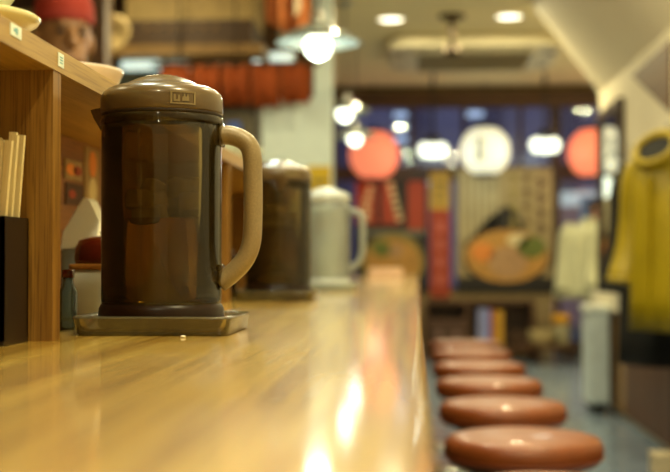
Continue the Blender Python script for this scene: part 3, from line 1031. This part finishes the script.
def coat(name, label, loc, rotz, L, hw, m_, sleeve=.6, hood=None, flare=1.15, depth=.09, trim=None, folds=6):
    """coat hanging from a hanger; origin at the hook, local -Y faces out"""
    t = thing(name, label, 'coat', loc, rotz)
    n = 48
    rings = []
    zs_ = [-.055, -.075, -.105, -.15, -.22, -.32, -.45, -.60, -.75, -.88, -1.0]
    zs_ = [z for z in zs_ if z > -L] + [-L]
    for i, z in enumerate(zs_):
        u = i / (len(zs_) - 1)
        wdt = hw * (.32 if i == 0 else .62 if i == 1 else .86 if i == 2 else (.90 + (flare - .90) * u))
        dp = depth * (.35 if i == 0 else .6 if i == 1 else .85 if i == 2 else .9 + .5 * u)
        ring_ = []
        for k in range(n):
            a_ = 2 * PI * k / n
            f = 1 + .06 * u * math.sin(folds * a_ + 2 * u) + .04 * math.sin(3 * a_ + 5 * u)
            ring_.append((wdt * math.copysign(abs(math.cos(a_)) ** .8, math.cos(a_)) * f, dp * math.sin(a_) * f, z))
        rings.append(ring_)
    MB().loft(rings, True, True, True).build('body', m_, t)
    for s_ in (-1, 1):
        pth = smooth_path([(s_ * hw * .72, 0, -.10), (s_ * hw * .98, -.01, -.16), (s_ * hw * 1.12, -.015, -.30), (s_ * hw * 1.20, -.03, -.46), (s_ * hw * 1.22, -.05, -sleeve)], 5)
        m = len(pth)
        rad = [.062 + .012 * math.sin(9 * k / m) * (k / m) - .010 * k / m for k in range(m)]
        MB().tube(pth, rad, 20, True, 1.0, (0, 1, 0)).build('sleeve', m_, t)
        MB().tube([pth[-2], pth[-1] + Vector((0, 0, -.012))], [rad[-1] + .004] * 2, 20).build('cuff', trim or m_, t)
    if hood:
        def hp_(ru, rz, k):
            a_ = 2 * PI * k / 28
            return Vector((ru * math.cos(a_), -.045 - .055 * math.sin(a_) * -.6 - .03, -.055 + rz * math.sin(a_)))
        MB().tube([hp_(.094, .056, k) for k in range(29)], .015, 12).build('hood', m_, t)
        MB().tube([hp_(.085, .044, k) + Vector((0, .030, -.02)) for k in range(29)], .026, 12).build('hood_back', m_, t)
        MB().prism([hp_(.090, .052, k) for k in range(28)], (0, .012, 0)).build('hood_lining', hood, t)
    else:
        MB().tube([(.055 * math.cos(a_ * PI / 10), .045 * math.sin(a_ * PI / 10) - .01, -.05 - .02 * math.cos(a_ * PI / 10 + PI / 2)) for a_ in range(21)], .018, 10).build('collar', trim or m_, t)
    MB().bb(-.004, .004, -depth * 1.32, -depth * .8, -L + .02, -.16).build('zip', trim or m_, t)
    hk = [(0, 0, -.03), (0, 0, .0), (.012, 0, .018), (.0, 0, .03), (-.012, 0, .02)]
    MB().tube(smooth_path(hk, 4), .0025, 6).build('hanger_hook', M_steel, t)
    return t


M_yel = mat('yellow_raincoat', '#988208', .42, var=.10, scale=8, bump=.25, bscale=18)
M_dk = mat('black_cloth', '#16140f', .8, var=.2)
cx = thing('coat_hooks', 'dark wooden hook rail on the wall behind the yellow coat', 'hook rail', (XW - .001, 5.0, 1.30))
MB().bb(-.02, 0, -.6, .9, -.03, .04).build('rail', W_dark, cx)
for yy in (-.4, .06, .4, .75):
    MB().tube(smooth_path([(-.02, yy, .01), (-.10, yy, .008), (-.165, yy, .018), (-.175, yy, .035)], 4), .006, 8).build('hook', M_steel, cx)
q = PY(667, 136, 4.75)
coat('yellow_coat', 'bright yellow raincoat with dark hood lining hanging on right wall', (.93, 4.60, q.z - .01), math.radians(-55), .72, .155, M_yel, .54, M_dk, 1.1, .085)
coat('black_coat', 'long black coat hanging behind the yellow raincoat', (.945, 5.06, 1.29), math.radians(-62), .88, .15, M_dk, .58, None, 1.15, .07)
M_creamc = mat('cream_cloth', '#c2c2a2', .8, var=.06, bump=.2)
q = PY(590, 222, 10.3)
coat('cream_coat', 'pale cream coat hanging by the entrance door', (q.x, 10.3, q.z + .05), .1, .68, .20, M_creamc, .60, None, 1.45, .10)
q2 = PY(606, 222, 10.0)
coat('cream_coat', 'second pale coat behind the mirror wall next to the first', (q2.x + .03, 9.75, q2.z + .05), .1, .72, .16, M_creamc, .55, None, 1.3, .09)
# coat stand carrying them
cs = thing('coat_stand', 'dark coat stand with a top rail by the entrance door', 'coat stand', (q2.x, 10.02, 0))
zr = q.z + .075
MB().tube([(-.1, .3, zr), (.08, -.3, zr)], .012, 8).build('rail', M_black, cs)
MB().tube([(.26, .0, .0), (.26, .0, zr)], .016, 10).build('post', M_black, cs)
MB().tube([(.26, 0, zr), (-.01, 0, zr)], .012, 8).build('arm', M_black, cs)
for a_ in range(3):
    MB().tube([(.26, 0, .06), (.26 + .2 * math.cos(a_ * 2.09), .2 * math.sin(a_ * 2.09), .014)], .012, 8).build('foot', M_black, cs)

# mirror on the right wall
ya, yb = PXX(625, 200, XW).y, PXX(602, 200, XW).y
zb, ztop = PXX(612, 284, XW).z, PXX(624, 97, XW).z
mr = thing('wall_mirror', 'tall dark framed mirror on the right wall past the coats', 'mirror', (XW - .001, (ya + yb) / 2, zb))
hw, hh = (yb - ya) / 2, ztop - zb
for (y0, y1, z0, z1) in ((-hw, hw, 0, .05), (-hw, hw, hh - .05, hh), (-hw, -hw + .05, .05, hh - .05), (hw - .05, hw, .05, hh - .05)):
    MB().bb(-.03, 0, y0, y1, z0, z1).build('frame', M_frame, mr)
MB().bb(-.012, -.004, -hw + .05, hw - .05, .05, hh - .05).build('glass', mat('mirror_glass', '#d8d4c4', .03, 1, var=.01), mr)

# pale low cabinet at the end of the wall
q0, q1 = PY(582, 306, 7.1), PY(600, 306, 6.8)
cb = thing('low_cabinet', 'narrow pale low cabinet beside wood wainscot at wall end', 'cabinet', (0, 0, 0))
M_pale = mat('pale_blue_panel', '#c8d4d8', .4)
cxm = (q0.x + XW - .055) / 2
wdt = XW - .055 - q0.x
MB().bb(q0.x, XW - .055, 6.8, 7.1, .05, q0.z - .02).build('body', M_pale, cb)
MB().bb(q0.x - .01, XW - .053, 6.78, 7.12, q0.z - .02, q0.z + .01).build('top', mat('pale_top', '#e4ece6', .35), cb)
MB().bb(q0.x + .02, XW - .075, 6.82, 7.08, 0, .05).build('plinth', M_dk, cb)
MB().bb(q0.x + .008, XW - .062, 6.785, 6.8, .07, q0.z - .04).build('door', M_pale, cb)
# box on the floor by the wall
fb = MB().rbox((0, 0, .06), (.14, .12, .12), .01, 3)
q = PY(663, 455, 4.55)
fbt = thing('floor_box', 'small pale box on the floor under the coats', 'box', (q.x + .03, 4.55, 0))
fb.build('body', mat('pale_box', '#b8a888', .6), fbt)
MB().rbox((0, 0, .126), (.146, .126, .012), .01, 3).build('lid', mat('pale_box', '#b8a888', .6), fbt)

# ------------------------------------------------------------------ rack and odds below the posters
zr0 = PY(470, 300, 10.6).z
rk = thing('magazine_rack', 'dark low rack below the ramen posters', 'rack', (0, 10.62, 0))
rx0, rx1 = PY(424, 300, 10.6).x, PY(534, 300, 10.6).x
MB().bb(rx0, rx1, -.14, .20, zr0 - .03, zr0).build('top', W_darkx, rk)
MB().bb(rx0, rx1, -.14, .20, .06, .09).build('bottom_shelf', W_darkx, rk)
MB().bb(rx0, rx1, .185, .20, .09, zr0 - .03).build('back', W_darkx, rk)
for x in (rx0, (rx0 + rx1) / 2 - .12, rx1 - .03):
    MB().bb(x, x + .03, -.14, .185, .0, zr0 - .03).build('side', W_dark, rk)
for (pa, pb, col, lab) in ((478, 484, '#8f93c4', 'lavender blue magazine standing in the low rack'), (484.6, 490, '#7f8ccc', 'bluish binder standing in the low rack'), (490.6, 493.4, '#b0402c', 'thin red book standing in the low rack'), (494.5, 503, '#c09028', 'mustard yellow file standing in the low rack')):
    a_, b_ = PY(pa, 320, 10.5), PY(pb, 320, 10.5)
    t = thing('book', lab, 'book', ((a_.x + b_.x) / 2, 10.6, .09), 0, 'reading matter in the rack')
    hw = (b_.x - a_.x) / 2
    h_ = zr0 - .03 - .09 - .03 - .01 * (pa % 3)
    m_ = mat('cover_' + col.strip('#'), col, .5)
    MB().bb(-hw, hw, -.115, -.11, 0, h_).build('spine', m_, t)
    for s_ in (-1, 1):
        MB().bb(s_ * hw - (.0025 if s_ > 0 else 0), s_ * hw + (.0025 if s_ < 0 else 0), -.11, .10, 0, h_).build('cover', m_, t)
    MB().bb(-hw + .003, hw - .003, -.108, .095, .004, h_ - .004).build('pages', M_paper, t)
a_, b_ = PY(428, 320, 10.5), PY(470, 320, 10.5)
bn = thing('storage_crate', 'dark brown crate in the low rack next to the books', 'crate', ((a_.x + b_.x) / 2 - .01, 10.62, .09))
hw = (b_.x - a_.x) / 2 - .03
MB().bb(-hw, hw, -.13, .15, 0, .22).build('body', mat('crate_brown', '#4c3428', .6), bn)
MB().bb(-hw - .008, hw + .008, -.135, .155, .22, .245).build('rim', mat('crate_rim', '#5c4030', .6), bn)
for s_ in (-.25, .25):
    MB().lathe([(.028, 0), (.028, .006)], (0, 0, 0), 16, M=Matrix.Translation((hw * s_ * 2, -.13, .12)) @ Matrix.Rotation(PI / 2, 4, 'X')).build('rivet', mat('crate_spot', '#80635a', .6), bn)
# small round side table with a grey basket and yellow cloth
q = PY(547, 338, 10.2)
tb = thing('basket_table', 'low dark side table near the entrance carrying a basket', 'table', (q.x, 10.15, 0))
zt_ = q.z - .05
MB().lathe([(.24, zt_ - .02), (.245, zt_ - .01), (.24, zt_), (.003, zt_)], n=36).build('table_top', W_darkx, tb)
for a_ in range(3):
    MB().tube([(.15 * math.cos(a_ * 2.09), .15 * math.sin(a_ * 2.09), zt_ - .015), (.19 * math.cos(a_ * 2.09), .19 * math.sin(a_ * 2.09), 0)], .014, 8).build('leg', W_dark, tb)
bk = thing('woven_basket', 'round greyish woven basket on the low side table', 'basket', (q.x - .06, 10.1, zt_))
M_wick = mat('wicker', '#9a8a62', .8, var=.3, scale=60, bump=.5)
MB().lathe([(.07, 0), (.095, .02), (.108, .07), (.100, .11), (.094, .11), (.09, .02), (.003, .012)], n=28).build('body', M_wick, bk)
MB().tube([(.10 * math.cos(k * PI / 12), .10 * math.sin(k * PI / 12), .11) for k in range(25)], .009, 8).build('rim', M_wick, bk)
q = PY(561, 325, 10.2)
yb_ = thing('yellow_tin', 'round orange-yellow tin on the low side table', 'tin', (q.x, 10.2, zt_))
MB().lathe([(.066, 0), (.068, .004), (.068, .16), (.064, .164)], n=28).build('body', mat('tin_grey', '#8a8468', .4), yb_)
MB().lathe([(.071, .164), (.071, .235), (.066, .243), (.003, .244)], n=28).build('lid', mat('tin_orange', '#d49a1c', .4), yb_)

# ------------------------------------------------------------------ the white partition and the kitchen
a_, b_ = PY(262, 98, 6.32), PY(331, 98, 6.32)
wp = struct(MB().bb(a_.x, b_.x, 6.32, 6.38, 0, a_.z).build('wall_partition', mat('partition_white', '#dcecea', .5, var=.03)), 'white partition at the far end of the counter')
c_ = PY(311, 60, 6.2)
struct(MB().bb(c_.x, b_.x, 6.381, 6.48, 0, ZCEIL).build('wall_post', mat('partition_white', '#e2ece2', .5)), 'narrow white post behind the partition')
yn = rect_thing('yellow_notice', 'yellow notice at the foot of the white partition', 'notice', 308, 166, 331, 204, 6.318, mat('print_brightyellow', '#d0b020', .6))
decal(yn, rc(.15, .55, .85, .65), M_olive, 1)
decal(yn, rc(.15, .3, .6, .4), M_olive, 1)

YK = 6.9
hood = thing('extractor_hood', 'dark brown kitchen extractor hood on the kitchen wall', 'hood', (0, 6.6, 0))
h0, h1 = PY(104, 46, 6.3), PY(252, 19, 6.3)
MB().bb(h0.x, h1.x, -.3, .18, h0.z, h1.z).build('canopy', mat('hood_brown', '#4a331c', .5), hood)
MB().bb(h0.x, h1.x + .06, -.32, .18, h0.z - .055, h0.z).build('lip', mat('hood_lip', '#8a6a3a', .5), hood)
for k in range(7):
    x = h1.x - .55 + k * .06
    MB().ellipsoid((x, -.305, h0.z + .09), (.012, .008, .012), 10, 6).build('rivet', mat('hood_lip', '#8a6a3a', .5), hood)
MB().bb(h0.x + .1, h1.x, -.24, .17, h1.z, ZCEIL - .002).build('duct', mat('duct_tan', '#b59a62', .6), hood)

# noren curtain: rod with separate cloth panels
M_noren = mat('noren_red', '#94420f', .85, var=.15, scale=10)
nr = thing('noren_curtain', 'short red-orange noren curtain on the kitchen wall', 'curtain', (0, 6.245, 0))
na, nb_ = PY(160, 66, 6.245), PY(311, 104, 6.245)
MB().tube([(na.x - .04, 0, na.z + .005), (nb_.x + .04, 0, na.z + .005)], .012, 10).build('rod', W_dark, nr)
npn = 5
for x in (na.x + .1, (na.x + nb_.x) / 2, nb_.x - .04):
    MB().tube([(x, 0, na.z + .01), (x, 0, ZCEIL)], .004, 6).build('hanging_cord', M_dk, nr)
wn = (nb_.x - na.x) / npn
for k in range(npn):
    rings = []
    for i in range(13):
        x = na.x + wn * k + .006 + (wn - .012) * i / 12
        rings.append([(x, .010 * math.sin(i * .9 + k) - .004, na.z), (x, .014 * math.sin(i * .9 + k) - .004, nb_.z + .012 * math.sin(k * 1.7)), (x, .014 * math.sin(i * .9 + k) + .001, nb_.z + .012 * math.sin(k * 1.7)), (x, .010 * math.sin(i * .9 + k) + .001, na.z)])
    MB().loft(rings, True, True, True).build('cloth_panel', M_noren, nr)
# hanging orange and white banner
a_, b_ = PY(266, -18, 5.5), PY(309, 48, 5.5)
bn = thing('hanging_banner', 'orange cloth banner with pale streaks hanging above the kitchen', 'banner', ((a_.x + b_.x) / 2, 5.5, ZCEIL))
rings = []
hw = (b_.x - a_.x) / 2
zb_ = b_.z - ZCEIL
for i in range(17):
    u = -1 + 2 * i / 16
    yy = .03 * math.sin(i * .9)
    lo_ = zb_ * (.8 + .2 * ((u + 1) / 2))
    rings.append([(hw * u, yy, -.02), (hw * u, yy * 1.4, lo_), (hw * u, yy * 1.4 + .004, lo_), (hw * u, yy + .004, -.02)])
MB().loft(rings, True, True, True).build('cloth', mat('banner_orange', '#cc7840', .8, var=.4, scale=9), bn)
MB().tube([(-hw - .02, 0, -.012), (hw + .02, 0, -.012)], .01, 8).build('rod', W_dark, bn)
for k, (u, z0, z1) in enumerate(((-.45, -.06, -.24), (.05, -.05, -.36), (.5, -.14, -.48))):
    i = (u + 1) * 8
    yy = .03 * math.sin(i * .9)
    MB().prism([(hw * u - .012, -.05, z1), (hw * u + .014, -.05, z1 + .03), (hw * u + .022, -.05, z0 - .03), (hw * u - .006, -.05, z0)], (0, .006, 0)).build('streak', mat('banner_cream', '#e0c8a0', .8), bn)

# fluorescent strips under the hood and kitchen odds
for (x0, x1, yy0, yy1, lab) in ((121, 160, 55, 64, 'longer pale fluorescent lamp under the kitchen hood'), (165, 187, 55, 62, 'shorter pale fluorescent lamp under the kitchen hood'), (270, 292, 53, 62, 'pale fluorescent lamp over the red noren'), ):
    YL = 6.36 if x0 < 260 else 6.5
    a_, b_ = PY(x0, yy1, YL), PY(x1, yy0, YL)
    zl = min(a_.z, h0.z - .055 - .062) if x0 < 260 else a_.z
    t = thing('strip_lamp', lab, 'lamp', ((a_.x + b_.x) / 2, YL, zl))
    hw, hl = (b_.x - a_.x) / 2, min(.05, b_.z - a_.z)
    MB().rbox((0, 0, hl / 2), (2 * hw, .05, hl), .02, 4).build('diffuser', glow('strip_glow', '#c8e8e0', 1.0), t)
    MB().bb(-hw - .01, hw + .01, .026, .06, 0, hl + .01).build('housing', mat('white_enamel', '#eeeae0', .4), t)
    MB().bb(-.015, .015, .03, .05, hl + .01, (h0.z - .055 if x0 < 260 else ZCEIL) - zl).build('bracket', M_steel, t)
a_, b_ = PY(121, 84, 6.85), PY(161, 66, 6.85)
wb = rect_thing('notice_board', 'pale whiteboard on the kitchen wall beside the noren', 'notice board', 119, 92, 159, 66, 6.99, mat('board_white', '#c4dcd8', .5))
p = PY(257, 57, 6.5)
bl = thing('wall_bulb', 'small round bulb on the kitchen wall by the noren', 'lamp', (p.x, 6.99, p.z))
MB().tube([(0, 0, 0), (0, -.45, 0)], .008, 8).build('arm', M_steel, bl)
MB().ellipsoid((0, -.49, 0), (.032, .04, .032), 16, 10).build('bulb', glow('small_bulb', '#d8f0e0', 2.5), bl)
# steel fridge with blue pail behind
a_, b_ = PY(205, 160, 6.5), PY(261, 104, 6.5)
fg = thing('kitchen_fridge', 'dark grey kitchen fridge behind the sharp pitcher handle', 'fridge', ((a_.x + b_.x) / 2, 6.62, 0))
hw = (b_.x - a_.x) / 2
MB().rbox((0, 0, 1.60 / 2 + .03), (2 * hw, .6, 1.60), .02, 3).build('body', mat('fridge_grey', '#5a5548', .4, .3), fg)
MB().bb(-hw + .02, hw - .02, -.325, -.3, .1, 1.6).build('door', mat('fridge_door', '#6a6352', .4, .3), fg)
MB().bb(hw - .09, hw - .06, -.36, -.325, .7, 1.0).build('handle', M_steel, fg)
for sx in (-1, 1):
    MB().bb(sx * hw * .8 - .03, sx * hw * .8 + .03, -.25, .25, 0, .03).build('foot', M_dk, fg)
p = PY(233, 131, 6.25)
bm_ = MB().rbox((0, 0, 0), (.07, .012, .10), .01, 3)
tag(bm_.build('blue_sticker', mat('sticker_blue', '#4a6ac0', .5), None, (p.x, 6.2895, p.z)), 'blue sign stuck to the dark grey kitchen fridge', 'sign')
# dark post left of the hood, and tan shelf board behind the cook
p = PY(97, 40, 4.6)
struct(MB().bb(p.x - .025, p.x + .03, 4.6, 4.68, 0, ZCEIL).build('wall_kitchen_post', W_dark), 'dark narrow post beside the cook')
a_, b_ = PY(-40, 75, 5.2), PY(92, -20, 5.2)
ks = thing('kitchen_shelving', 'tan wooden kitchen shelving behind the cook', 'shelf', (a_.x, 5.2, 0))
Wk = b_.x - a_.x
M_tan = mat('tan_board', '#8a6a3a', .6, var=.15)
for z in (.4, .9, 1.35, 1.72, 2.1):
    MB().bb(0, Wk, 0, .34, z, z + .03).build('shelf_board', M_tan, ks)
for x in (0, Wk - .03):
    MB().bb(x, x + .03, 0, .34, 0, 2.2).build('upright', M_tan, ks)
MB().bb(0, Wk, .34, .355, 0, 2.2).build('back', W_dark, ks)
cols = ['#6b4a2a', '#8c7a50', '#55361c', '#a08858', '#7a3a20']
NM = ['brown', 'olive', 'dark brown', 'tan', 'rust red']
pos = [(.12, 1.75), (.27, 1.75), (.42, 1.75), (.15, 1.38), (.45, 1.38)]
for k, (x, z) in enumerate(pos):
    if x > Wk - .08:
        continue
    t = thing('storage_tin', '%s lidded tin on the kitchen shelving behind the cook' % NM[k], 'tin', (a_.x + x, 5.35, z), 0, 'tins on the kitchen shelving')
    MB().lathe([(.058, 0), (.06, .004), (.06, .16), (.057, .163)], n=24).build('body', mat('tin_%d' % k, cols[k], .5), t)
    MB().lathe([(.062, .163), (.062, .185), (.003, .187)], n=24).build('lid', mat('tin_lid', '#b09868', .4, .5), t)
# hanging ladles beside the post
p = PY(110, 36, 5.8)
hgr = thing('hanging_pan', 'tan hanging pan beside the dark kitchen post', 'pan', (p.x, 5.8, p.z))
MB().lathe([(.003, -.02), (.07, -.02), (.10, .02), (.105, .03), (.098, .03), (.066, -.012), (.003, -.012)], n=28, M=Matrix.Rotation(1.2, 4, 'X')).build('pan_body', mat('pan_tan', '#b09a6c', .4, .4), hgr)
MB().tube([(0, .03, .08), (0, .0, .30)], .012, 8).build('handle', M_dk, hgr)
MB().tube([(0, 0, .30), (0, 0, ZCEIL - p.z)], .004, 6).build('hanging_wire', M_steel, hgr)

# ------------------------------------------------------------------ the cook
hp = PY(64, 41, 3.4)
FX, FY = hp.x, 3.4
zhc = hp.z + .0                     # head centre height
pt = thing('person', 'person in red cap and dark shirt standing behind the counter shelf', 'person', (FX, FY, 0), math.radians(30))
H0 = zhc - 1.50                     # everything modelled for a head centre at 1.50
M_skin = mat('skin', '#8c6038', .5, var=.06)
bd = MB()
Z = lambda z: z + H0 if z > .6 else z * (1 + H0 / .6)
# trunk, neck
for a_, b_, ra, rb in (((0, 0, .86), (0, 0, 1.02), .135, .125), ((0, 0, 1.02), (0, -.01, 1.22), .125, .14)):
    bd.capsule((a_[0], a_[1], Z(a_[2])), (b_[0], b_[1], Z(b_[2])), ra * .8, rb * .8)
    for s_ in (-1, 1):
        bd.capsule((s_ * .055, a_[1], Z(a_[2])), (s_ * .07, b_[1], Z(b_[2])), ra * .75, rb * .75)
bd.capsule((-.13, 0, Z(1.27)), (.13, 0, Z(1.27)), .068, .068)
bd.capsule((0, .005, Z(1.26)), (0, -.01, Z(1.42)), .058, .054)
# head
bd.ellipsoid((0, .005, Z(1.525)), (.075, .095, .098), 24, 16)
bd.ellipsoid((0, -.022, Z(1.455)), (.058, .068, .060), 20, 12)
bd.capsule((0, -.093, Z(1.515)), (0, -.107, Z(1.478)), .010, .016)
bd.capsule((-.02, -.083, Z(1.437)), (.02, -.083, Z(1.437)), .0085, .0085)
bd.capsule((-.03, -.085, Z(1.535)), (.03, -.085, Z(1.535)), .011, .011)
for s_ in (-1, 1):
    bd.ellipsoid((s_ * .079, .01, Z(1.495)), (.012, .022, .032), 12, 8)
    # arms: hanging, forearms forward over the work surface
    sh_, el_, wr_ = (s_ * .185, .0, Z(1.26)), (s_ * .225, .02, Z(.99)), (s_ * .16, -.21, Z(.93))
    bd.capsule(sh_, el_, .052, .042)
    bd.capsule(el_, wr_, .042, .028)
    pm = (s_ * .145, -.275, Z(.925))
    bd.capsule(wr_, pm, .026, .034)
    bd.capsule((s_ * .165, -.25, Z(.93)), (s_ * .165, -.29, Z(.925)), .022, .022)
    for k, (fx, L_) in enumerate(((.120, .060), (.137, .070), (.155, .066), (.172, .052))):
        k1 = Vector((s_ * fx, -.295, Z(.925)))
        k2 = k1 + Vector((0, -L_ * .55, -.006))
        k3 = k2 + Vector((0, -L_ * .35, -.024))
        bd.capsule(k1, k2, .010, .009, 8)
        bd.capsule(k2, k3, .009, .0075, 8)
    t1 = Vector((s_ * .125, -.245, Z(.92)))
    bd.capsule(t1, t1 + Vector((-s_ * .030, -.030, -.008)), .012, .010, 8)
    bd.capsule(t1 + Vector((-s_ * .030, -.030, -.008)), t1 + Vector((-s_ * .036, -.060, -.012)), .010, .0085, 8)
    # legs and feet
    bd.capsule((s_ * .085, 0, Z(.84)), (s_ * .095, -.01, .46), .088, .056)
    bd.capsule((s_ * .095, -.01, .46), (s_ * .10, .02, .09), .054, .038)
    bd.capsule((s_ * .10, .03, .045), (s_ * .11, -.14, .035), .042, .032)
bd.build('body', M_skin, pt, remesh=.0065)
M_shirt = mat('dark_shirt', '#2e2418', .8, var=.15)
sh = MB()
for s_ in (-1, 1):
    sh.capsule((s_ * .055, 0, Z(.88)), (s_ * .07, -.01, Z(1.21)), .125, .128)
    sh.capsule((s_ * .185, .0, Z(1.262)), (s_ * .215, .015, Z(1.08)), .066, .062)
sh.capsule((0, 0, Z(.88)), (0, -.01, Z(1.22)), .13, .13)
sh.capsule((-.14, 0, Z(1.272)), (.14, 0, Z(1.272)), .078, .078)
sh.build('shirt', M_shirt, pt, remesh=.012)
tr = MB()
tr.capsule((-.06, 0, Z(.88)), (.06, 0, Z(.88)), .128, .128)
for s_ in (-1, 1):
    tr.capsule((s_ * .085, 0, Z(.83)), (s_ * .095, -.01, .46), .102, .072)
    tr.capsule((s_ * .095, -.01, .46), (s_ * .10, .02, .12), .070, .062)
tr.build('trousers', mat('dark_trousers', '#1e1c1c', .85), pt, remesh=.013)
for s_ in (-1, 1):
    so = MB()
    so.capsule((s_ * .10, .03, .052), (s_ * .11, -.15, .045), .050, .040)
    so.capsule((s_ * .10, .025, .09), (s_ * .10, .02, .12), .05, .048)
    so.bb(s_ * .105 - .042, s_ * .105 + .042, -.185, .075, 0, .025)
    so.build('shoe', M_dk, pt, remesh=.009)
    MB().ellipsoid((s_ * .030, -.083, Z(1.512)), (.0125, .010, .0080), 12, 8).build('eye', mat('eye_dark', '#2a1a10', .3), pt)
    MB().capsule((s_ * .017, -.092, Z(1.530)), (s_ * .044, -.083, Z(1.530)), .0035, .003, 8).build('eyebrow', mat('hair_black', '#1c120c', .7), pt)
ap = MB()
rings = []
for z, hw in ((.50, .20), (.75, .20), (.95, .19), (1.10, .13), (1.24, .10)):
    rings.append([(hw * math.sin(k / 8 * PI - PI / 2), -.155 - .03 * math.cos((k / 8 - .5) * 2) + .0, Z(z)) for k in range(9)] + [(hw * math.sin(k / 8 * PI - PI / 2), -.147 - .03 * math.cos((k / 8 - .5) * 2), Z(z)) for k in reversed(range(9))])
ap.loft(rings, True, True, True).build('apron', mat('apron_brown', '#4c2a18', .8), pt)
cp = MB()
cp.lathe([(.088, -.0), (.090, .02), (.089, .045), (.080, .075), (.058, .098), (.03, .108), (.003, .11)], (0, .006, Z(1.548)), 36, sx=.93, sy=1.14)
cpo = cp.build('cap', mat('cap_red', '#92260f', .8, var=.12), pt)
MB().lathe([(.0895, 0), (.0915, .004), (.0915, .022), (.0895, .026)], (0, .006, Z(1.545)), 36, sx=.93, sy=1.14, cap0=False, cap1=False).build('cap_band', mat('cap_band', '#8a2412', .8), cpo)
hr = MB()
hr.ellipsoid((0, .030, Z(1.512)), (.079, .082, .075), 24, 14)
hr.build('hair', mat('hair_black', '#1c120c', .7), pt)
